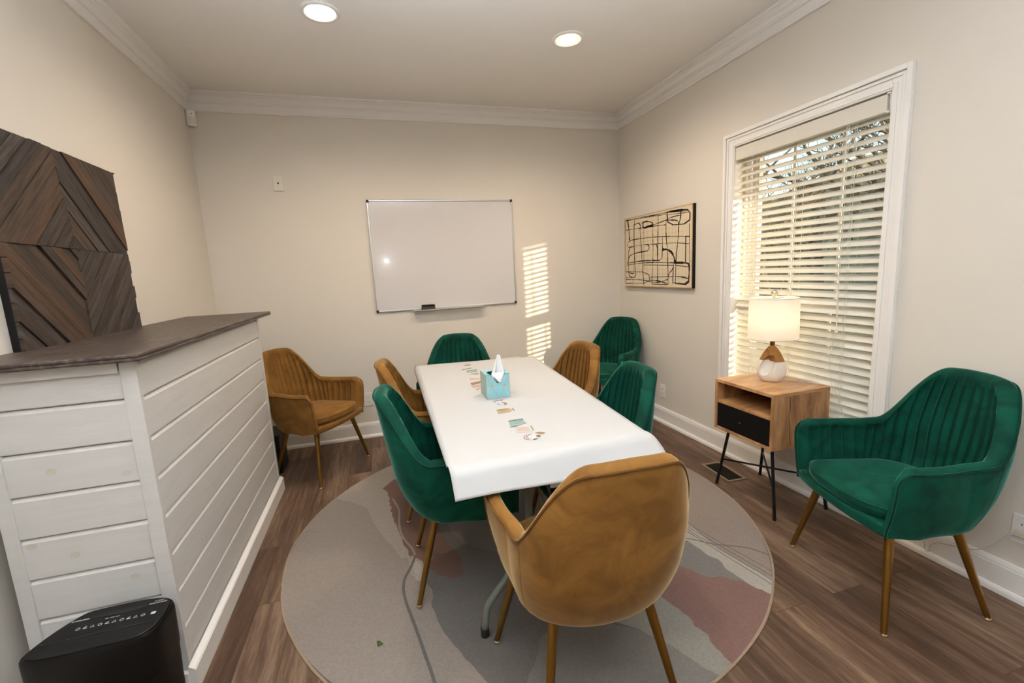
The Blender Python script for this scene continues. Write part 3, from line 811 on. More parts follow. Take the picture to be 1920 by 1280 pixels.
# ------------------------------------------------------------------ rug
RC = Vector((.672,2.238)); RR = 1.222
def weave(name, col):
    return mat(name, srgb(*col), .95, sheen=.15, noise_amt=.10, noise_scale=120, bump=.5, bump_scale=420, detail=6)
RM = [weave('rug_taupe',(145,133,124)), weave('rug_cream',(157,147,137)), weave('rug_dark_grey',(107,102,97)), weave('rug_terracotta',(116,87,75)), weave('rug_pink',(128,97,89)), weave('rug_light_grey',(141,136,128)), weave('rug_mid_grey',(122,117,112)), weave('rug_line_grey',(100,95,92)), weave('rug_white',(168,160,149)), weave('rug_rose_beige',(145,130,120))]
circ = [(RC.x+(RR-.012)*math.cos(2*PI*k/96), RC.y+(RR-.012)*math.sin(2*PI*k/96)) for k in range(96)]
def jag(pts, amp=.006, step=.02, seed=1):
    r = random.Random(seed); out = []
    for p,q in zip(pts, pts[1:]):
        L = math.hypot(q[0]-p[0], q[1]-p[1]); n = max(1,int(L/step))
        for k in range(n):
            t = k/n; out.append((p[0]+(q[0]-p[0])*t + (r.uniform(-amp,amp) if k else r.uniform(-amp,amp)*.4), p[1]+(q[1]-p[1])*t + r.uniform(-amp,amp)))
    out.append(pts[-1]); return out
rb = MB(); rb.prism(circ, .0, .0050, 0)
_lz = [.0050]
def patch(pts, m):
    pts = clip_poly(pts, circ)
    if len(pts) < 3: return
    z = _lz[0]; rb.prism(pts, z-.0004, z+.00012, m); _lz[0] += .00012
def ribbon(pts, w, m):
    L = []; Rr = []
    for i,p in enumerate(pts):
        a = Vector(pts[max(0,i-1)]); c = Vector(pts[min(len(pts)-1,i+1)]); d = (c-a).normalized(); n = Vector((-d.y,d.x))*w/2
        L.append(tuple(Vector(p)+n)); Rr.append(tuple(Vector(p)-n))
    patch(L+Rr[::-1], m)
def chaikin(p, k=2):
    for _ in range(k):
        q = [p[0]]
        for a,c in zip(p,p[1:]): q += [(a[0]*.75+c[0]*.25,a[1]*.75+c[1]*.25),(a[0]*.25+c[0]*.75,a[1]*.25+c[1]*.75)]
        q.append(p[-1]); p = q
    return p
dark_low = [(.095,1.872),(.115,1.818),(.113,1.774),(.102,1.715),(.111,1.643),(.127,1.564),(.155,1.494),(.185,1.42),(.21,1.359),(.229,1.311),(.30,1.17),(.36,1.0)]
left_b = [(-.50,3.02),(-.343,2.854),(-.237,2.755),(-.175,2.666),(-.145,2.523),(-.108,2.399),(-.066,2.265),(-.027,2.172),(-.006,2.099),(.023,2.095),(.031,1.983),(.052,1.901)]
# cream band left
patch(jag(left_b,.006,.025,2) + [(.12,1.95),(.3,2.4),(.4,3.6),(-.5,3.6)], 1)
# dark grey field
patch(jag(dark_low,.004,.03,3) + [(.62,.9),(.72,1.28),(.834,1.319),(1.0,1.5),(1.1,1.9),(1.0,2.5),(.6,2.9),(.2,2.6),(.18,2.2)], 2)
patch(jag([(.225,2.42),(.30,2.1),(.42,2.0),(.62,1.75)],.008,.03,4) + [(.9,2.3),(.7,2.9),(.25,3.0)], 6)
# light grey lower right sweep and mid-grey bottom
patch(jag([(.30,1.0),(.36,1.25),(.48,1.42),(.62,1.48),(.834,1.319),(.872,1.261),(.901,1.216),(.933,1.141),(.98,1.05)],.004,.03,5) + [(.9,.9),(.4,.9)], 6)
patch(jag([(.834,1.319),(.872,1.261),(.901,1.216),(.933,1.141),(.98,1.05)],.004,.03,6) + [(1.15,1.0),(1.042,1.098),(1.045,1.14),(1.042,1.182),(1.055,1.216),(1.035,1.269),(1.045,1.313),(1.036,1.356),(1.021,1.403),(.95,1.55),(.80,1.62),(.70,1.45)], 5)
# pink field right
patch(jag([(1.042,1.06),(1.045,1.14),(1.042,1.182),(1.055,1.216),(1.035,1.269),(1.045,1.313),(1.036,1.356),(1.021,1.403)],.005,.02,7) + jag([(1.00,1.50),(1.10,1.60),(1.205,1.573),(1.241,1.527),(1.263,1.474),(1.324,1.457),(1.36,1.413),(1.396,1.391),(1.409,1.348),(1.46,1.26)],.005,.02,8) + [(1.6,1.1),(1.3,.9)], 4)
# grey wedge between pink and cream
patch(jag([(1.10,1.60),(1.205,1.573),(1.241,1.527),(1.263,1.474),(1.324,1.457),(1.36,1.413),(1.396,1.391)],.005,.02,8) + jag([(1.388,1.433),(1.38,1.487),(1.395,1.549),(1.373,1.593),(1.368,1.661),(1.357,1.72)],.005,.02,9) + [(1.30,1.90),(1.15,1.95)], 6)
# rose-beige upper right
patch([(1.52,1.34),(1.475,1.505),(1.45,1.66),(1.46,1.823),(1.40,2.1),(1.2,2.6),(1.0,3.0),(1.1,3.6),(2.0,3.6),(2.1,2.0),(1.9,1.2)], 9)
# white band
patch(jag([(1.30,1.90),(1.357,1.72),(1.368,1.661),(1.373,1.593),(1.395,1.549),(1.38,1.487),(1.388,1.433),(1.396,1.391),(1.409,1.348),(1.46,1.24)],.005,.02,9) + [(1.56,1.28),(1.51,1.363),(1.475,1.505),(1.45,1.66),(1.46,1.823),(1.42,2.0)], 8)
# terracotta
patch(jag([(-.078,2.891),(-.048,2.817),(-.041,2.687),(-.031,2.537),(-.009,2.378),(.011,2.251),(.024,2.183),(.039,2.096),(.074,2.068),(.107,1.994),(.146,1.914),(.215,1.857),(.265,1.87),(.273,2.0),(.233,2.118),(.215,2.238),(.20,2.5),(.15,2.8),(.0,3.0)],.007,.02,10), 3)
patch(jag([(.05,2.10),(.07,2.04),(.10,1.97),(.098,1.88),(.06,1.90),(.045,2.0)],.004,.02,11), 8)
for pts in ([(1.47,1.87),(1.46,1.823),(1.552,1.403),(1.57,1.32)],[(1.45,1.87),(1.443,1.795),(1.527,1.379),(1.54,1.32)],[(1.43,1.85),(1.424,1.771),(1.506,1.359),(1.52,1.30)],[(1.41,1.85),(1.41,1.773),(1.483,1.337),(1.50,1.28)]):
    ribbon(jag(pts,.0012,.03,12), .0035, 7)
ribbon(chaikin([(1.25,1.80),(1.372,1.738),(1.41,1.699),(1.447,1.657),(1.517,1.616),(1.584,1.575),(1.61,1.538),(1.66,1.43)]), .006, 7)
ribbon(chaikin([(-.02,2.72),(-.002,2.639),(.014,2.559),(.003,2.446),(.006,2.319),(.027,2.229),(.056,2.155),(.064,2.094)]), .011, 5)
ribbon(chaikin([(.064,2.094),(.052,2.042),(.027,1.985),(.002,1.931),(-.007,1.864),(-.001,1.784),(.014,1.698),(.028,1.618),(.04,1.544),(.051,1.468),(.062,1.405),(.068,1.354),(.09,1.2),(.10,1.0)]), .012, 7)
ro = empty('round_rug', (0,0,0)); tag(ro, 'large round abstract patterned rug in grey, taupe and dusty pink under the table', 'rug')
rb.build('pile', RM, ro)
b = MB(); b.tube([(RC.x+(RR-.008+.002*math.sin(7*a)+.0015*math.sin(17*a))*math.cos(a), RC.y+(RR-.008+.002*math.sin(7*a)+.0015*math.sin(17*a))*math.sin(a), .0038+.0012*math.sin(11*a)) for a in [2*PI*k/160 for k in range(160)]], .0060, 8, closed=True)
b.v = [(x,y,max(.0002,z*.62+.0006)) for x,y,z in b.v]
cxx = RC
b2 = MB(); b2.v = [(RC.x+(x-RC.x), RC.y+(y-RC.y), z) for x,y,z in b.v]; b2.f = b.f; b2.m = b.m
b2.build('edge_binding', weave('rug_binding',(158,136,114)), ro, smooth=True)
# small leaf scraps on the rug
M['leaf'] = mat('green_leaf', srgb(62,92,30), .5, noise_amt=.15, noise_scale=80)
b = MB(); lx, ly = -.109, 1.591
b.grid([[(lx-.010,ly+.012,.0105),(lx-.002,ly+.014,.0075)],[(lx-.009,ly,.0080),(lx+.004,ly+.003,.0130)],[(lx-.006,ly-.012,.0072),(lx+.014,ly-.008,.0078)]])
o = b.build('leaf_scrap', M['leaf'], smooth=True); so = o.modifiers.new('solid','SOLIDIFY'); so.thickness = .0006; tag(o, 'tiny torn green leaf lying on the left front part of the rug', 'leaf')

# ------------------------------------------------------------------ counter
bar = empty('reception_counter', (-.92, 2.38, 0)); BR = Vector(bar.location)
tag(bar, 'white horizontal board clad counter with a dark stained wooden top against the left wall', 'counter')
def bp_(b, name, m, **k):
    par = k.pop('parent', bar); b.v = [tuple(Vector(v)-BR) for v in b.v]; return b.build(name, m, par, **k)
CX0, CX1, CY0, CY1 = -1.125, -.728, 1.628, 3.135
b = MB(); b.box(CX0+.014, CX1-.014, CY0+.014, CY1, .0, 1.146); bp_(b, 'carcass', M['shiplap'])
GZ = [1.150,1.035,.902,.769,.635,.501,.366,.231,.096,.0]
def ogee_board(b, P, z0, z1, depth, axis):
    pass
# long side boards
b = MB(); b2 = MB()
for z1_, z0_ in zip(GZ, GZ[1:]):
    g = .004
    # board with chamfered upper edge (a light line) and shadow gap above
    prof = [(0,z0_+.001),(.0125,z0_+.001),(.0130,z0_+.004),(.0130,z1_-.0155),(.0035,z1_-g),(0,z1_-g)]
    xb = CX1-.013
    ya, yb2 = CY0+.014, CY1-.030
    n = len(prof)
    b.add([(xb+d,ya,z) for d,z in prof]+[(xb+d,yb2,z) for d,z in prof], [tuple(range(n))[::-1], tuple(range(n,2*n))]+[(k,(k+1)%n,(k+1)%n+n,k+n) for k in range(n)])
    yb3 = CY0+.013
    b2.add([(CX0+.030,yb3-d,z) for d,z in prof]+[(CX1-.036,yb3-d,z) for d,z in prof], [tuple(range(n)), tuple(range(n,2*n))[::-1]]+[(k,k+n,(k+1)%n+n,(k+1)%n) for k in range(n)])
bp_(b, 'side_cladding', M['shiplap'], recalc=True); 
# knots on the end cladding are part of the mesh
for x,z,r in ((-.985,.835,.011),(-.80+.0,.80,.009),(-1.07,.61,.010),(-.97,.56,.010),(-.83,.45,.010),(-1.03,.28,.010)):
    b2.add([(x+r*1.3*math.cos(a), CY0-.0003, z+r*math.sin(a)) for a in [2*PI*k/14 for k in range(14)]], [tuple(range(14))[::-1]], 1)
bp_(b2, 'end_cladding', [M['shiplap'], M['knot']], recalc=True)
b = MB(); b.box(CX1-.040, CX1+.003, CY0-.006, CY0+.0135, .0, 1.151); bp_(b, 'corner_board', M['shiplap'], bevel=.0015)
b = MB(); b.box(CX0-.004, CX0+.032, CY0-.006, CY0+.0135, .0, 1.151); bp_(b, 'corner_board', M['shiplap'], bevel=.0015)
b = MB(); b.box(CX1-.016, CX1+.004, CY1-.028, CY1+.004, .0, 1.151); bp_(b, 'corner_board', M['shiplap'], bevel=.0015)
b = MB(); b.box(CX0, CX1-.042, CY0-.012, CY0-.006, 1.118, 1.151); bp_(b, 'top_cleat', M['shiplap'], bevel=.001)
b = MB()
prof = [(0,0),(.020,0),(.020,.078),(.016,.084),(.004,.092),(0,.096)]
n = len(prof)
b.add([(CX1+.0035+d,CY0-.02,z) for d,z in prof]+[(CX1+.0035+d,CY1+.022,z) for d,z in prof], [tuple(range(n))[::-1], tuple(range(n,2*n))]+[(k,(k+1)%n,(k+1)%n+n,k+n) for k in range(n)])
bp_(b, 'base_trim', M['trim'], recalc=True)
b = MB(); b.box(CX0, CX1+.0035, CY0-.026, CY0-.0065, 0, .078); bp_(b, 'base_trim', M['trim'], bevel=.004)
b = MB()
X0_, X1_, Y0_, Y1_ = XL+.003, -.693, 1.578, 3.360
prof = [(.010,1.1522),(.003,1.154),(.0,1.157),(.0,1.161),(.004,1.1625),(.004,1.165),(.001,1.167),(.001,1.173),(.005,1.1765)]
rows = []
for ins,z in prof: rows.append([(X0_,Y0_+ins,z),(X1_-ins,Y0_+ins,z),(X1_-ins,Y1_-ins,z),(X0_,Y1_-ins,z)])
b.grid(rows, wrap=True); k = (len(prof)-1)*4; b.f.append([0,3,2,1]); b.m.append(0); b.f.append([k,k+1,k+2,k+3]); b.m.append(0)
bp_(b, 'counter_top', M['bartop'], recalc=True, bevel=.001)
# dark box behind the counter
b = MB(); b.prism(rrect(-1.06,-.765,3.42,3.68,.03), 0, .27); bxo = empty('storage_bin', (0,0,0)); tag(bxo, 'black bin on the floor in the gap behind the counter, below the mustard chair', 'bin')
b.build('body', M['black'], bxo, bevel=.004); b = MB(); b.prism(rrect(-1.066,-.759,3.414,3.686,.034), .2702, .285); b.build('lid', M['black'], bxo, bevel=.004)

# ------------------------------------------------------------------ wooden wall art
art = empty('wood_wall_panel', (XL+.002, 2.29, 1.54)); AO = Vector(art.location)
tag(art, 'dark reclaimed wood chevron wall panel hung on the left wall above the counter', 'wall art')
wmats = []
for i,(a,c) in enumerate(WC):
    wmats.append(wood('weathered_board_%s' % 'abcdef'[i], srgb(*a), srgb(*c), scale=(1,1,1), grain=16, rough=.72, bump=.35))
for wm in wmats:   # grain follows board direction through UV-like attribute
    nt = wm.node_tree; N = nt.nodes; L = nt.links; tcn = [n for n in N if n.type == 'TEX_COORD'][0]; mp = [n for n in N if n.type == 'MAPPING'][0]
    at = N.new('ShaderNodeAttribute'); at.attribute_name = 'grain'; mp.inputs['Scale'].default_value = (.4,4.2,1)
    L.new(at.outputs['Vector'], mp.inputs['Vector'])
def art_half(name, z0, z1, yl, yr, yc_top, yc_bot, up_, seed):
    r = random.Random(seed); b = MB(); gr = []
    for side in (-1, 1):
        # side region polygon
        if side < 0: reg = [(yl,z0),(yc_bot,z0),(yc_top,z1),(yl,z1)]
        else: reg = [(yc_bot,z0),(yr,z0),(yr,z1),(yc_top,z1)]
        # boards run at ~45 degrees from the centre line
        ang = math.radians(43.5); d = Vector((math.cos(ang)*side, -math.sin(ang) if up_ else math.sin(ang)))
        nrm = Vector((-d.y, d.x)); 
        if nrm.y < 0: nrm = -nrm
        cs = [nrm.dot(Vector((y-yc_bot, z-z0))) for y,z in reg]
        t = min(cs) - r.uniform(0,.02)
        while t < max(cs):
            w = r.choice([.036,.046,.052,.060,.042])
            big = 2; o = Vector((yc_bot,z0)); A = o+nrm*(t+.0014); B = o+nrm*(t+w-.0014)
            quad_ = [tuple(A-d*big), tuple(A+d*big), tuple(B+d*big), tuple(B-d*big)]
            ar = sum(quad_[i][0]*quad_[(i+1)%4][1]-quad_[(i+1)%4][0]*quad_[i][1] for i in range(4))
            if ar < 0: quad_ = quad_[::-1]
            poly = clip_poly(reg, quad_)
            if len(poly) >= 3:
                th = r.uniform(.008,.018); ext = r.uniform(-.004,.005)
                poly = [((y+ext) if (side>0 and abs(y-yr)<1e-6) else y, z) for y,z in poly]
                m = r.randrange(6); n0 = len(b.v)
                tm = MB(); tm.prism(poly, 0, th, m)
                ph = (r.uniform(-9,9), r.uniform(-9,9))
                for y,z,x in tm.v:
                    b.v.append((x+.022, y-AO.y, z-AO.z)); q = Vector((y,z)); gr.append((q.dot(d)+ph[0], q.dot(nrm)+ph[1], ph[0]))
                for f in tm.f: b.f.append([i+n0 for i in f]); b.m.append(m)
            t += w
    ob = b.build(name, wmats, art, recalc=True)
    a = ob.data.attributes.new('grain', 'FLOAT_VECTOR', 'POINT'); a.data.foreach_set('vector', [c for v in gr for c in v])
    return ob
art_half('upper_boards', 1.5385, 1.918, 1.905, 2.690, 2.245, 2.290, True, 5)
art_half('lower_boards', 1.160, 1.5365, 1.905, 2.690, 2.290, 2.285, False, 9)
b = MB(); b.box(-.001,.0215,1.906-AO.y,2.682-AO.y,1.163-AO.z,1.914-AO.z); b.build('backing', M['blackmetal'], art)

# ------------------------------------------------------------------ shredder
shr = empty('paper_shredder', (-.90, 1.51, 0)); SO = Vector(shr.location)
shr.location.x += .042; tag(shr, 'black paper shredder with curved top standing in front of the counter', 'paper shredder')
def splan(s, dz=0):
    pts = [(-.745,1.598),(-.742,1.470),(-.760,1.425),(-.80,1.408),(-1.00,1.404),(-1.060,1.418),(-1.075,1.440),(-1.050,1.520),(-1.005,1.588),(-.975,1.600)]
    p = pts
    for _ in range(3):
        q = []
        for i in range(len(p)):
            a = p[i]; c = p[(i+1)%len(p)]; q += [(a[0]*.75+c[0]*.25,a[1]*.75+c[1]*.25),(a[0]*.25+c[0]*.75,a[1]*.25+c[1]*.75)]
        p = q
    cx, cy_ = -.905, 1.505
    return [(cx+(x-cx)*s, cy_+(y-cy_)*s) for x,y in p]
def rings(prof, m=0):
    b = MB(); rows = [[(x,y,z) for x,y in splan(s)] for s,z in prof]; b.grid(rows, m, wrap=True); n = len(rows[0])
    b.f.append(list(range(n))[::-1]); b.m.append(m); b.f.append([(len(prof)-1)*n+k for k in range(n)]); b.m.append(m)
    b.v = [tuple(Vector(v)-SO) for v in b.v]; return b
rings([(.90,0),(.92,.004),(.93,.02),(.965,.20),(.968,.238)]).build('bin', M['black'], shr, smooth=True, recalc=True, angle=35)
rings([(.975,.240),(.985,.246),(.996,.340),(.998,.366),(.990,.376),(.972,.3805),(.958,.3805),(.952,.377),(.946,.377),(.940,.382),(.925,.384)]).build('head', M['black'], shr, smooth=True, recalc=True, angle=35)
b = MB(); b.box(-1.045,-.765,1.470,1.4745,.3835,.3846); b.v = [tuple(Vector(v)-SO) for v in b.v]; b.build('panel_groove', M['blackgloss'], shr)
b = MB(); b.prism(ellipse(-.895,1.555,.075,.012,30), .3838, .3850); b.v = [tuple(Vector(v)-SO) for v in b.v]; b.build('feed_slot', M['rubber'], shr)
M['print'] = mat('grey_print', srgb(196,196,196), .5)
def lab(txt, x, y, s, sx=1.0, rot=0, b_=False):
    Mx = Matrix.Translation((x-SO.x, y-SO.y, .3842)) @ Matrix.Rotation(rot,4,'Z'); text_mesh('lettering', txt, s, M['print'], Mx, shr, .0002, sx=sx, bold=b_)
lab('amazonbasics', -.985, 1.553, .0095, 1.0, -.0, True)
lab('12-SHEET', -.792, 1.570, .007, 1.0, 0); lab('CROSS-CUT SHRED', -.792, 1.560, .007, .8, 0, True); lab('ON  OFF  REV', -.90, 1.534, .006)
b = MB()
for k in range(10):
    x = -.975 + k*.0180; y = 1.512 - .0
    if k % 3 == 0: b.tube([(x+.005*math.cos(a), y+.0045*math.sin(a), .3843) for a in [2*PI*i/12 for i in range(12)]], .0007, 4, closed=True)
    elif k % 3 == 1: b.box(x-.005,x+.005,y-.004,y-.001,.384,.3846); b.tube([(x-.004,y,.3843),(x+.001,y+.006,.3843)], .0008, 4)
    else: b.tube([(x-.005,y-.004,.3843),(x+.005,y-.004,.3843),(x,y+.005,.3843)], .0007, 4, closed=True)
b.box(-.792,-.780,1.507,1.517,.384,.3846)
b.v = [tuple(Vector(v)-SO) for v in b.v]; b.build('warning_icons', M['print'], shr)

# ------------------------------------------------------------------ whiteboard
wbd = empty('whiteboard', (.6035, YB, 1.53)); WO2 = Vector(wbd.location); tag(wbd, 'large wall mounted whiteboard with thin aluminium frame on the far wall', 'whiteboard')
def wbp(b, name, m, **k):
    b.v = [tuple(Vector(v)-WO2) for v in b.v]; return b.build(name, m, wbd, **k)
bx0,bx1,bz0,bz1 = -.014,1.221,1.071,1.987
b = MB(); b.box(bx0+.006,bx1-.006,YB-.012,YB-.0015,bz0+.006,bz1-.006); wbp(b,'writing_surface',M['board'])
b = MB(); b.box(bx0,bx1,YB-.019,YB-.001,bz1-.013,bz1); b.box(bx0,bx1,YB-.019,YB-.001,bz0,bz0+.013); b.box(bx0,bx0+.013,YB-.019,YB-.001,bz0+.013,bz1-.013); b.box(bx1-.013,bx1,YB-.019,YB-.001,bz0+.013,bz1-.013)
wbp(b,'frame',M['silver'],bevel=.003)
for cx_,cz_,sx_,sz_ in ((bx0,bz0,1,1),(bx1,bz0,-1,1),(bx0,bz1,1,-1),(bx1,bz1,-1,-1)):
    b = MB(); b.box(min(cx_-.001*sx_,cx_+.021*sx_),max(cx_-.001*sx_,cx_+.021*sx_),YB-.0215,YB-.0008,min(cz_-.001*sz_,cz_+.021*sz_),max(cz_-.001*sz_,cz_+.021*sz_)); wbp(b,'corner_cap',M['rubber'],bevel=.004)
b = MB(); b.box(.285,.915,YB-.075,YB-.0195,1.066,1.0685); b.box(.285,.915,YB-.0765,YB-.075,1.066,1.074); wbp(b,'pen_tray',M['silver'],bevel=.0008)
er = empty('board_eraser', (.415, YB-.048, 1.0688)); tag(er, 'black felt whiteboard eraser resting on the pen tray of the whiteboard', 'eraser')
b = MB(); b.box(-.058,.058,-.020,.020,.0,.030); b.build('felt_block', M['felt'], er, bevel=.005); b = MB(); b.box(-.056,.056,-.019,.019,.0305,.046); b.build('handle', M['black'], er, bevel=.006)

# ------------------------------------------------------------------ framed drawing
dr = empty('framed_drawing', (XR, 3.325, 1.48)); DO = Vector(dr.location); tag(dr, 'abstract black line drawing in thin wood and black box frame on the right wall', 'picture')
def dp(b, name, m, **k):
    b.v = [tuple(Vector(v)-DO) for v in b.v]; return b.build(name, m, dr, **k)
M['canvas'] = mat('cream_canvas', srgb(222,206,178), .8, bump=.3, bump_scale=500)
M['inkline'] = mat('black_ink', srgb(30,24,22), .7)
M['thinline'] = mat('faint_ink', srgb(150,130,104), .8)
M['framewood'] = wood('light_frame_wood', srgb(176,138,92), srgb(206,172,124), scale=(2,2,2), grain=10, rough=.5)
dy0,dy1,dz0,dz1 = 2.852,3.802,1.168,1.786
b = MB(); b.box(XR-.028,XR-.001,dy0,dy1,dz0,dz1); dp(b,'box_frame',M['black'])
b = MB(); 
for a_ in ((dy0,dy0+.007,dz0,dz1),(dy1-.007,dy1,dz0,dz1),(dy0+.007,dy1-.007,dz0,dz0+.007),(dy0+.007,dy1-.007,dz1-.007,dz1)): b.box(XR-.031,XR-.0285,*a_)
dp(b,'front_edge',M['framewood'])
b = MB(); b.box(XR-.0300,XR-.0285,dy0+.007,dy1-.007,dz0+.007,dz1-.007); dp(b,'canvas',M['canvas'])
STROKES = [[3,[[3.771,1.771],[3.446,1.766],[3.276,1.761],[3.161,1.761],[2.995,1.759]]],[2,[[3.771,1.764],[3.555,1.761],[3.276,1.754],[3.071,1.738],[2.895,1.728]]],[5,[[3.161,1.764],[2.99,1.759],[2.882,1.746],[2.886,1.646],[3.144,1.66],[3.159,1.764]]],[5,[[2.987,1.758],[2.989,1.703],[3.007,1.658]]],[2,[[3.161,1.761],[2.895,1.74]]],[7,[[3.743,1.768],[3.724,1.688],[3.712,1.588]]],[3,[[3.784,1.777],[3.781,1.199]]],[4,[[3.644,1.715],[3.64,1.541],[3.623,1.364],[3.613,1.258],[3.664,1.249],[3.731,1.261],[3.736,1.367]]],[4,[[3.644,1.715],[3.537,1.73],[3.543,1.637],[3.52,1.499],[3.508,1.361],[3.485,1.188]]],[5,[[3.506,1.72],[3.446,1.727],[3.356,1.707],[3.354,1.684],[3.446,1.671],[3.5,1.68],[3.508,1.721]]],[7,[[3.458,1.674],[3.399,1.685],[3.354,1.684]]],[3,[[3.354,1.684],[3.276,1.691],[3.17,1.704],[3.09,1.719],[2.99,1.72]]],[4,[[3.276,1.761],[3.279,1.58],[3.281,1.387],[3.283,1.208]]],[3,[[3.354,1.706],[3.351,1.586],[3.348,1.488],[3.354,1.393]]],[3,[[3.351,1.393],[3.359,1.29],[3.365,1.19]]],[4,[[3.17,1.701],[3.169,1.571],[3.153,1.483],[3.147,1.383],[3.137,1.193]]],[4,[[3.17,1.701],[3.09,1.695],[3.015,1.683],[3.012,1.617],[3.02,1.529],[3.042,1.403],[3.047,1.201]]],[3,[[3.772,1.683],[3.506,1.677],[3.276,1.672],[3.17,1.667]]],[3,[[3.754,1.534],[3.726,1.586],[3.507,1.589],[3.276,1.583],[3.069,1.569],[2.882,1.552]]],[2,[[3.734,1.526],[3.507,1.535],[3.297,1.527],[3.068,1.52],[2.89,1.499]]],[4,[[3.736,1.367],[3.73,1.525],[3.647,1.527]]],[4,[[3.471,1.531],[3.405,1.527],[3.406,1.477],[3.508,1.474],[3.674,1.462],[3.735,1.432],[3.75,1.367]]],[4,[[3.216,1.575],[3.216,1.481],[3.223,1.387],[3.354,1.393]]],[4,[[3.342,1.527],[3.284,1.523],[3.286,1.394]]],[8,[[3.216,1.475],[3.148,1.473],[3.087,1.442],[3.057,1.392],[3.057,1.361]]],[4,[[3.066,1.361],[3.076,1.319],[3.126,1.282],[3.141,1.257]]],[4,[[3.076,1.337],[3.075,1.288],[3.083,1.199]]],[4,[[3.757,1.382],[3.508,1.395],[3.354,1.393]]],[3,[[3.757,1.364],[3.508,1.378],[3.275,1.376],[3.066,1.365]]],[7,[[3.047,1.364],[2.924,1.36],[2.883,1.35],[2.884,1.286],[2.892,1.197],[3.045,1.204]]],[4,[[3.042,1.344],[2.887,1.328]]],[4,[[3.045,1.259],[2.95,1.253],[2.89,1.24]]],[6,[[2.927,1.558],[2.928,1.363]]],[2,[[2.889,1.645],[2.879,1.356]]],[3,[[3.779,1.302],[3.412,1.298],[3.394,1.2],[3.781,1.195]]],[3,[[3.78,1.232],[3.509,1.231],[3.365,1.21],[3.286,1.206],[3.231,1.215],[3.146,1.234]]],[4,[[3.394,1.225],[3.275,1.224],[3.146,1.199]]],[3,[[3.365,1.193],[3.146,1.191]]],[3,[[3.737,1.302],[3.703,1.287],[3.643,1.286]]],[2,[[3.78,1.25],[3.65,1.243],[3.664,1.185]]],[2,[[3.631,1.755],[3.634,1.47],[3.643,1.293]]],[2,[[3.488,1.732],[3.485,1.53],[3.484,1.326]]],[2,[[3.484,1.359],[3.066,1.344]]],[2,[[3.388,1.254],[3.065,1.256]]],[2,[[3.075,1.21],[3.045,1.208]]]]
b = MB(); xs = XR-.0304
for w,pts in STROKES:
    P = chaikin([(y,z) for y,z in pts],1) if len(pts) > 2 else pts
    ww = w*.00105
    for k,((ya,za),(yb3,zb3)) in enumerate(zip(P,P[1:])):
        d = Vector((yb3-ya,zb3-za)); 
        if d.length < 1e-5: continue
        d.normalize(); n = Vector((-d.y,d.x))*ww*(1+.35*math.sin(k*1.7+w)); e = d*ww*.4
        q = [(ya-e.x-n.x,za-e.y-n.y),(yb3+e.x-n.x,zb3+e.y-n.y),(yb3+e.x+n.x,zb3+e.y+n.y),(ya-e.x+n.x,za-e.y+n.y)]
        q = clip_poly(q, [(dy0+.012,dz0+.01),(dy1-.010,dz0+.01),(dy1-.010,dz1-.01),(dy0+.012,dz1-.01)])
        if len(q) < 3: continue
        m = len(q); b.add([(xs,y,z) for y,z in q]+[(XR-.0299,y,z) for y,z in q], [tuple(range(m))[::-1],tuple(range(m,2*m))]+[(i,(i+1)%m,(i+1)%m+m,i+m) for i in range(m)])
dp(b,'ink_lines',M['inkline'],recalc=True)
b = MB(); r_ = random.Random(3)
for k in range(22):
    y = dy0+.03+k*.0418; b.box(XR-.03015,XR-.0299,y,y+.0011,dz0+.02+r_.random()*.1,dz1-.02-r_.random()*.1)
for k in range(15):
    z = dz0+.03+k*.040; b.box(XR-.03015,XR-.0299,dy0+.02+r_.random()*.2,dy1-.02-r_.random()*.2,z,z+.0010)
dp(b,'fine_grid_lines',M['thinline'])

# ------------------------------------------------------------------ small wall things
def outlet(loc, rz, lbl, blank=False):
    r = empty('wall_outlet', loc, rz); tag(r, lbl, 'wall outlet')
    b = MB(); b.box(-.036,.036,-.006,0,-.058,.058); b.build('cover_plate', M['whiteplastic'], r, bevel=.003)
    for dz in (-.020,.020):
        b = MB(); b.prism(rrect(-.017,.017,-.014,.014,.008), 0, .002); b.v = [(x,-.0062-z,y+dz) for x,y,z in b.v]; s_ = b.build('receptacle', M['whiteplastic'], r, recalc=True)
        b = MB()
        for dx in (-.006,.006): b.box(dx-.0012,dx+.0012,-.0088,-.0080,dz-.003,dz+.006)
        b.lathe([(.0022,0),(.0022,.0008)], (0,0,0), 10)
        b.build('slots', M['slot'], s_)
    return r
outlet((XR-.0005,3.243,.277), math.radians(-90), 'white wall outlet low on the right wall behind the green chair')
outlet((XR-.0005,.965,.288), math.radians(-90), 'white wall outlet at the right edge with the lamp cord plugged in')
outlet((-.150,YB-.0005,.335), 0, 'white wall outlet low on the far wall left of the table')
r = empty('blank_wall_plate', (-.645,YB-.0005,2.115)); tag(r, 'small ivory wall plate with one centre hole high on the far wall', 'wall plate')
b = MB(); b.box(-.035,.035,-.006,0,-.058,.058); b.build('cover_plate', M['plate'], r, bevel=.003)
b = MB(); b.lathe([(.0065,0),(.0065,.002),(.003,.0022),(.003,.0005)], (0,0,0), 14); b.v = [(x,-.006-z,y) for x,y,z in b.v]; b.build('jack', M['slot'], r, recalc=True)
det = empty('motion_detector', (XL+.030,YB-.030,2.552), math.radians(-135+90+0)); tag(det, 'small white motion detector mounted in the far left corner under the crown moulding', 'motion detector')
det.rotation_euler = (0,0,math.radians(38))
b = MB(); b.prism([(-.030,.012),(.030,.012),(.030,-.006),(.020,-.016),(-.020,-.016),(-.030,-.006)], -.052, .052); b.build('housing', M['whiteplastic'], det, bevel=.003)
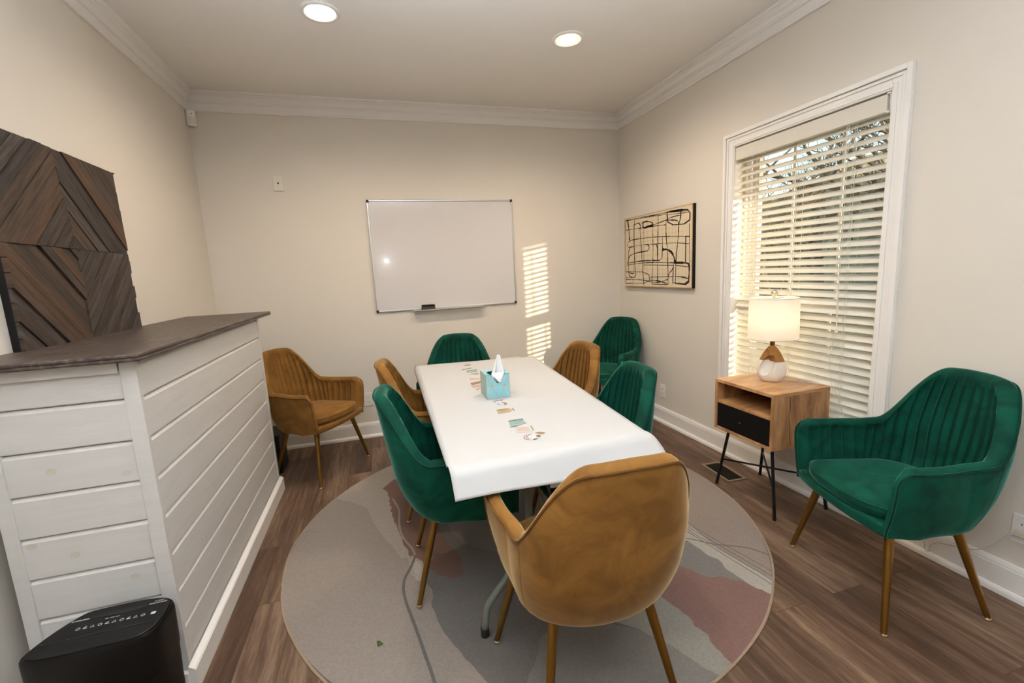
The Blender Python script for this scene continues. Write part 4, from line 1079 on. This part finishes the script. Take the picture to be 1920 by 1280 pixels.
b = MB(); b.prism([(-.019,-.0162),(.019,-.0162),(.012,-.021),(-.012,-.021)], -.038, .006); b.build('lens', M['plate'], det, bevel=.002)
b = MB(); b.box(-.003,.003,-.0175,-.0163,.025,.031); b.build('indicator', M['slot'], det)

# ceiling lights
M['lens'] = mat('lit_lens', (1,1,1,1), .5, emit=(1,.82,.60,1), emit_s=14)
def downlight(x, y, lbl, k):
    r = empty('recessed_ceiling_light', (x,y,H)); tag(r, lbl, 'ceiling light', 'recessed ceiling lights')
    b = MB(); b.lathe([(.100,0),(.100,-.003),(.094,-.008),(.082,-.009),(.076,-.006),(.072,-.001),(.072,0)], n=40, capb=False, capt=False); b.build('trim_ring', M['whiteplastic'], r, smooth=True, recalc=True, angle=50)
    b = MB()
    if k == 0: b.lathe([(.071,-.0015),(.066,-.004),(.04,-.0052),(.001,-.0055)], n=32, capb=False); b.build('lens', M['lens'], r, smooth=True)
    else:
        b.lathe([(.071,-.0015),(.062,-.0025),(.055,-.0012)], n=32, capb=False, capt=False); b.build('reflector', M['reflect'], r, smooth=True)
        b = MB(); b.lathe([(.0545,-.0012),(.05,-.005),(.03,-.007),(.001,-.0075)], n=32, capb=False); b.build('lens', M['lens'], r, smooth=True)
    return r
M['reflect'] = mat('warm_reflector', srgb(240,214,170), .3, .5, emit=(1,.72,.42,1), emit_s=1.2)
downlight(-.147,2.730,'lit recessed ceiling light on the left, above the counter side', 0)
downlight(1.256,2.741,'lit recessed ceiling light on the right, with a clear reflector ring', 1)

downlight(1.70,-1.76,'lit recessed ceiling light mirrored as a small glow in the whiteboard', 1)
# floor vent
v = empty('floor_vent', (2.062,2.270,0), math.radians(-4)); tag(v, 'beige metal floor register with dark louvres beside the side table legs', 'floor vent')
M['ventm'] = mat('beige_metal', srgb(150,134,112), .4, .5)
b = MB()
for a_ in ((-.068,-.052,-.135,.135),(.052,.068,-.135,.135),(-.052,.052,-.135,-.118),(-.052,.052,.118,.135)): b.box(a_[0],a_[1],a_[2],a_[3],0,.007)
b.build('frame', M['ventm'], v, bevel=.003)
b = MB()
for k in range(26):
    y = -.112+k*.009; b.box(-.051,.051,y,y+.003,.001,.005)
b.build('louvres', M['brownm'] if 'brownm' in M else M['slot'], v)
b = MB(); b.box(-.052,.052,-.118,.118,0,.0008); b.build('duct', M['blackmetal'], v)

# ------------------------------------------------------------------ side table
st = empty('side_table', (2.07,1.935,0)); SP = Vector(st.location); tag(st, 'light mango wood side table with black drawer and thin black metal legs beneath the window', 'side table')
def sp_(b, name, m, **k):
    par = k.pop('parent', st); b.v = [tuple(Vector(q)-SP) for q in b.v]; return b.build(name, m, par, **k)
M['mango'] = wood('mango_wood', srgb(158,108,66), srgb(214,168,116), srgb(190,142,94), scale=(1.1,5,5), grain=3.2, rough=.42, bump=.08)
M['mango2'] = wood('mango_wood_side', srgb(128,86,52), srgb(196,150,104), srgb(166,120,78), scale=(6,6,1.2), grain=3.0, rough=.45, bump=.08)
tx0,tx1,ty0,ty1,tz0,tz1 = 1.878,2.255,1.735,2.150,.375,.677
b = MB(); b.box(tx0,tx1,ty0,ty1,tz1-.018,tz1); sp_(b,'top_panel',M['mango'],bevel=.0015)
b = MB(); b.box(tx0,tx1,ty0,ty0+.018,tz0,tz1-.0182); sp_(b,'side_panel',M['mango2'],bevel=.0015)
b = MB(); b.box(tx0,tx1,ty1-.018,ty1,tz0,tz1-.0182); sp_(b,'side_panel',M['mango2'],bevel=.0015)
b = MB(); b.box(tx0,tx1,ty0+.0182,ty1-.0182,tz0,tz0+.016); sp_(b,'bottom_panel',M['mango'],bevel=.0015)
b = MB(); b.box(tx0+.004,tx1-.01,ty0+.0182,ty1-.0182,.536,.550); sp_(b,'shelf',M['mango'],bevel=.001)
b = MB(); b.box(tx1-.010,tx1-.002,ty0+.0182,ty1-.0182,tz0+.0162,tz1-.0182); sp_(b,'back_panel',M['mango2'])
b = MB(); b.box(tx0+.003,tx1-.03,ty0+.021,ty1-.021,tz0+.019,.5345); dw = sp_(b,'drawer',M['blackwood'],bevel=.0015)
b = MB(); b.lathe([(.004,0),(.004,.008),(.009,.011),(.010,.016),(.007,.020)], (0,0,0), 16); b.v = [(tx0+.003-z, 1.942+x, .462+y) for x,y,z in b.v]; sp_(b,'knob',M['blackmetal'],parent=dw,smooth=True,recalc=True,angle=40)
b = MB(); b.tube([(1.985,ty0-.0002,tz1-.025),(1.988,ty0-.0002,.60),(1.982,ty0-.0002,.55),(1.990,ty0-.0002,.50),(1.992,ty0-.0002,.44),(2.000,ty0-.0002,tz0+.01)], [.0012,.0016,.0009,.0014,.0018,.0008], 6); sp_(b,'wood_crack',M['slot'])
feet = [((1.918,2.163),(1.930,2.085)),((1.896,1.717),(1.912,1.765)),((2.235,1.703),(2.215,1.765)),((2.240,2.150),(2.215,2.10))]
mids = []
for (fx,fy),(tx,ty) in feet:
    b = MB(); b.tube([(fx,fy,.006),(tx,ty,.3745)], .0085, 14); lg = sp_(b,'leg',M['blackmetal'],smooth=True,angle=40)
    b = MB(); b.lathe([(.009,0),(.0095,.002),(.0095,.012)], (fx,fy,0), 14); sp_(b,'foot',M['rubber'],parent=lg,smooth=True,angle=40); mids.append(Vector((fx,fy,0)).lerp(Vector((tx,ty,.3745)),.46))
b = MB(); b.tube([mids[0],mids[2]], .0055, 10); b.tube([mids[1]+Vector((0,0,-.008)),mids[3]+Vector((0,0,-.008))], .0055, 10); sp_(b,'cross_brace',M['blackmetal'],smooth=True)

# ------------------------------------------------------------------ table lamp
lp = empty('table_lamp', (2.088,1.955,tz1+.0005)); LO = Vector(lp.location); tag(lp, 'lit table lamp with white drum shade and rope wrapped ceramic base on the side table', 'table lamp')
M['ceramic'] = mat('white_ceramic', srgb(236,228,216), .35, bump=.05, bump_scale=40)
M['rope'] = mat('jute_rope', srgb(178,124,66), .85, noise_amt=.2, noise_scale=50, bump=.8, bump_scale=200, stretch=(1,1,9))
# teardrop body facing the camera side, with a scooped hollow
prof = [(0,.036),(.004,.046),(.014,.056),(.035,.0680),(.06,.0735),(.085,.0725),(.11,.066),(.135,.056),(.16,.044),(.18,.033),(.195,.022),(.203,.014),(.206,.010)]
fa = math.atan2(-1.955, -2.088)      # towards the room
b = MB(); rows = []; NU, NV = 96, 70
cu_, cz_ = -.022, .096
for j in range(NV+1):
    z = .206*j/NV; r = lerp_tab(prof, z); row = []
    for i in range(NU):
        a = 2*PI*i/NU; u = r*math.cos(a); w = r*.62*math.sin(a)     # u lateral, w towards viewer
        if w > 0:
            # hollow: slanted ellipse
            du, dz_ = u-cu_, z-cz_; rot = .42; e1 = du*math.cos(rot)-dz_*math.sin(rot)*-1*-1; e1 = du*math.cos(rot)+(-dz_)*math.sin(rot)*1.0*0 + 0 if False else (du*math.cos(rot)-dz_*math.sin(rot)); e2 = du*math.sin(rot)+dz_*math.cos(rot)
            q = (e1/.029)**2 + (e2/.062)**2
            if q < 1: w -= .038*(1-q)**.6
            # right limb lies over the left one
            edge = -.004 + (z-.12)*-.30
            if z > .10 and u > edge: w += .006*smooth01((z-.10)/.03)*smooth01((u-edge)/.004)
        row.append((u, -w, z))
    rows.append(row)
b.grid(rows, 0, wrap=True); b.f.append(list(range(NU))[::-1]); b.m.append(0); b.f.append([NV*NU+k for k in range(NU)]); b.m.append(0)
for idx,f in enumerate(b.f):
    if len(f) == 4:
        zc_ = sum(b.v[i][2] for i in f)/4; uc = sum(b.v[i][0] for i in f)/4
        lim = .118 if uc > -.01 else .125
        if zc_ > lim: b.m[idx] = 1
rzl = fa + PI/2
b.xform(Matrix.Rotation(rzl,4,'Z')); b.build('base', [M['ceramic'], M['rope']], lp, smooth=True, recalc=False)
b = MB(); b.lathe([(.012,.204),(.012,.232),(.008,.234),(.008,.262)], n=20); b.build('neck', M['brass'], lp, smooth=True, angle=40)
b = MB(); b.lathe([(.0150,.262),(.0160,.30),(.012,.31)], n=16); b.build('socket', M['plate'], lp, smooth=True, angle=40)
M['bulb'] = mat('lit_bulb', (1,1,1,1), .5, emit=(1,.80,.52,1), emit_s=12)
b = MB(); b.lathe([(.012,.31),(.018,.33),(.028,.355),(.030,.372),(.024,.392),(.010,.402),(.001,.404)], n=20, capb=False); b.build('bulb', M['bulb'], lp, smooth=True)
sm = bpy.data.materials.new('linen_shade'); sm.use_nodes = True; nt = sm.node_tree; nt.nodes.clear(); N = nt.nodes
o_ = N.new('ShaderNodeOutputMaterial'); mx = N.new('ShaderNodeMixShader'); mx.inputs[0].default_value = .42; d_ = N.new('ShaderNodeBsdfDiffuse'); d_.inputs[0].default_value = srgb(244,238,228); t_ = N.new('ShaderNodeBsdfTranslucent'); t_.inputs[0].default_value = srgb(250,243,232)
nt.links.new(d_.outputs[0], mx.inputs[1]); nt.links.new(t_.outputs[0], mx.inputs[2]); nt.links.new(mx.outputs[0], o_.inputs[0])
b = MB(); s0, s1, rs0, rs1 = .250, .470, .126, .122
b.lathe([(rs0,s0),(rs1,s1)], n=64, capb=False, capt=False); o = b.build('lamp_shade', sm, lp, smooth=True)
b = MB()
for z,r in ((s0,rs0),(s1,rs1)): b.tube([(r*math.cos(2*PI*k/64),r*math.sin(2*PI*k/64),z) for k in range(64)], .0022, 6, closed=True)
b.build('shade_rim', M['tissue'], lp, smooth=True)
b = MB()
for k in range(3): a = 2*PI*k/3+.4; b.tube([(0,0,.462),(rs1*math.cos(a),rs1*math.sin(a),.466)], .0016, 6)
b.tube([(.012,0,.255),(.045,0,.33),(.045,0,.40),(.006,0,.462)], .0014, 6); b.tube([(-.012,0,.255),(-.045,0,.33),(-.045,0,.40),(-.006,0,.462)], .0014, 6)
b.build('harp', M['brass'], lp, smooth=True)
b = MB(); b.lathe([(.006,.462),(.007,.470),(.004,.474),(.009,.480),(.0155,.488),(.0175,.497),(.0155,.507),(.008,.5135),(.001,.515)], n=24); b.build('finial', M['glide'], lp, smooth=True)
# cord runs over the table top, down the back and along the skirting to the outlet
M['clearcord'] = mat('clear_lamp_cord', srgb(206,196,178), .35)
b = MB(); zt2 = tz1+.003
P = [(2.150,1.955,zt2),(2.19,1.90,zt2),(2.215,1.84,zt2+.002),(2.235,1.775,zt2+.006),(2.248,1.722,zt2+.001),(2.252,1.700,.655),(2.256,1.680,.60),(2.257,1.655,.52),(2.258,1.60,.40),(2.258,1.50,.28),(2.256,1.40,.17),(2.252,1.30,.115),(2.246,1.264,.089),(2.246,1.248,.073),(2.246,1.252,.048),(2.246,1.239,.036),(2.246,1.228,.051),(2.246,1.237,.069),(2.248,1.205,.104),(2.250,1.165,.112),(2.252,1.13,.128),(2.252,1.08,.140),(2.255,1.035,.190),(2.262,1.005,.250),(2.268,.985,.268)]
Q = [(p[0],p[1],p[2]) for p in P]
def chaikin3(p,k=2):
    for _ in range(k):
        q = [p[0]]
        for a,c in zip(p,p[1:]): q += [tuple(a[i]*.75+c[i]*.25 for i in range(3)),tuple(a[i]*.25+c[i]*.75 for i in range(3))]
        q.append(p[-1]); p = q
    return p
b.tube(chaikin3(Q), .0019, 7); b.v = [tuple(Vector(q)-LO) for q in b.v]; cd = b.build('cord', M['clearcord'], lp, smooth=True)
b = MB(); b.box(2.266,2.2818,.950,.986,.262,.288); b.v = [tuple(Vector(q)-LO) for q in b.v]; b.build('plug', M['clearcord'], cd, bevel=.004)

# ------------------------------------------------------------------ outside
M['grass'] = mat('dry_lawn', srgb(120,112,80), .95, noise_amt=.2, noise_scale=1.2)
M['bark'] = mat('bark', srgb(96,84,70), .9, noise_amt=.25, noise_scale=12)
b = MB(); b.box(2.6,60,-30,50,-.6,-.5); g = b.build('ground', M['grass']); g['kind'] = 'structure'
def tree(x, y, h, seed, lbl):
    r = random.Random(seed); b = MB()
    def br(p, d, L, rad, depth):
        n = 4; pts = [p]; q = p; dd = d.copy()
        for k in range(n):
            dd = (dd + Vector((r.uniform(-.18,.18),r.uniform(-.18,.18),r.uniform(-.05,.12)))).normalized(); q = q + dd*L/n; pts.append(q)
        b.tube(pts, [rad*(1-.5*k/n) for k in range(n+1)], 5 if depth > 1 else 7, caps=False)
        if depth < 5:
            for k in range(4 if depth < 2 else 3):
                i = r.randint(1,n); ax = Vector((r.uniform(-1,1),r.uniform(-1,1),r.uniform(-.1,.6))).normalized()
                br(pts[i], (dd*.55+ax*.75).normalized(), L*r.uniform(.58,.8), rad*.5, depth+1)
    br(Vector((0,0,0)), Vector((0,0,1)), h*.38, h*.028, 0)
    o = b.build('bare_tree', M['bark'], loc=(x,y,-.5)); tag(o, lbl, 'tree', 'bare trees outside the window'); return o
tree(9.5,8.8,5.5,1,'bare leafless tree seen through the upper left blind slats')
tree(6.6,3.8,5.2,21,'small bare tree nearest the window on the right side')
tree(13,20,8.5,5,'tall bare tree farther behind the others beyond the window')
tree(16,13.0,7.5,11,'bare tree between the nearer two beyond the window')
hs = empty('neighbouring_house', (19,1.5,-.5)); tag(hs, 'pale blue grey house glimpsed through the lower right blind slats', 'building')
M['siding'] = mat('blue_grey_siding', srgb(150,162,176), .8); M['roofm'] = mat('roof_shingle', srgb(90,84,82), .9)
b = MB(); b.box(-2.5,3,-4,5,0,2.9); b.build('wall', M['siding'], hs)
b = MB(); b.add([(-3,-4.4,2.9),(3.4,-4.4,2.9),(3.4,5.4,2.9),(-3,5.4,2.9),(.2,-4.4,4.6),(.2,5.4,4.6)], [(0,3,2,1),(0,4,5,3),(1,2,5,4),(0,1,4),(3,5,2)]); b.build('roof', M['roofm'], hs)
for yy in (-2.6,0,2.6):
    b = MB(); b.box(-2.56,-2.501,yy-.5,yy+.5,.9,2.3); b.build('window', M['trim'], hs)
# distant hedge line
M['hedge'] = mat('winter_hedge', srgb(158,146,118), .95, noise_amt=.35, noise_scale=3)
b = MB(); rows = []
for i in range(2):
    pass
rr = random.Random(4); top = [(27+2*math.sin(k*.7), -14+k*1.0, 5.2+rr.uniform(-1.2,1.6)) for k in range(50)]
b.grid([[(x,y,-.5) for x,y,z in top],[(x,y,z) for x,y,z in top],[(x+2.5,y,z+.3) for x,y,z in top],[(x+3,y,-.5) for x,y,z in top]])
o = b.build('hedge', M['hedge']); tag(o, 'brownish winter hedge along the far side of the lawn outside', 'hedge')

# unseen slab added outside to cut the sun off the upper window
pr_ = MB(); pr_.box(3.5, 3.6, -1.6, .9, 1.981, 2.9); po_ = pr_.build('sun_blocker', M['trim']); po_['kind'] = 'structure'

# ------------------------------------------------------------------ lights
world = bpy.data.worlds.new('world'); scene.world = world; world.use_nodes = True; nt = world.node_tree; bg = nt.nodes['Background']
sky = nt.nodes.new('ShaderNodeTexSky'); sky.sky_type = 'NISHITA'; sky.sun_disc = False; sky.sun_elevation = math.radians(14); sky.sun_rotation = math.radians(150); sky.air_density = 1.2
nt.links.new(sky.outputs[0], bg.inputs[0]); bg.inputs[1].default_value = .38
def light(kind, name, loc, energy, color, rot=None, direction=None, **k):
    l = bpy.data.lights.new(name, kind); l.energy = energy; l.color = color
    for a_, v_ in k.items(): setattr(l, a_, v_)
    o = bpy.data.objects.new(name, l); COL.objects.link(o); o.location = loc
    if direction is not None: o.rotation_euler = Vector(direction).to_track_quat('-Z','Y').to_euler()
    return o
WARM = (1,.81,.60)
for n,(x,y) in enumerate(((-.147,2.73),(1.256,2.741),(1.70,-1.76))):
    light('SPOT','ceiling_lamp',(x,y,H-.02),E_SPOT*((.84,1.16,.35)[n]),WARM,direction=(0,0,-1),spot_size=math.radians(160),spot_blend=.75,shadow_soft_size=.06)
light('POINT','lamp_bulb',(LO.x,LO.y,LO.z+.372),E_BULB,(1,.80,.56),shadow_soft_size=.028)
light('SUN','sun',(8,-10,4),E_SUN,(1,.86,.62),direction=(-.447,.894,-.085),angle=math.radians(.7))
# camera flash bounced off ceiling and wall behind the photographer
light('SPOT','camera_flash',(.12,-.05,1.60),E_FLASH,(.84,.92,1),direction=(.02,.15,1),spot_size=math.radians(135),spot_blend=.6,shadow_soft_size=.03)
light('POINT','camera_flash_head',(.21,-.02,1.63),5,(.85,.93,1),shadow_soft_size=.02)

scene.view_settings.view_transform = 'Standard'; scene.view_settings.look = 'None'; scene.view_settings.exposure = EXPO; scene.view_settings.gamma = 1; scene.view_settings.use_curve_mapping = False
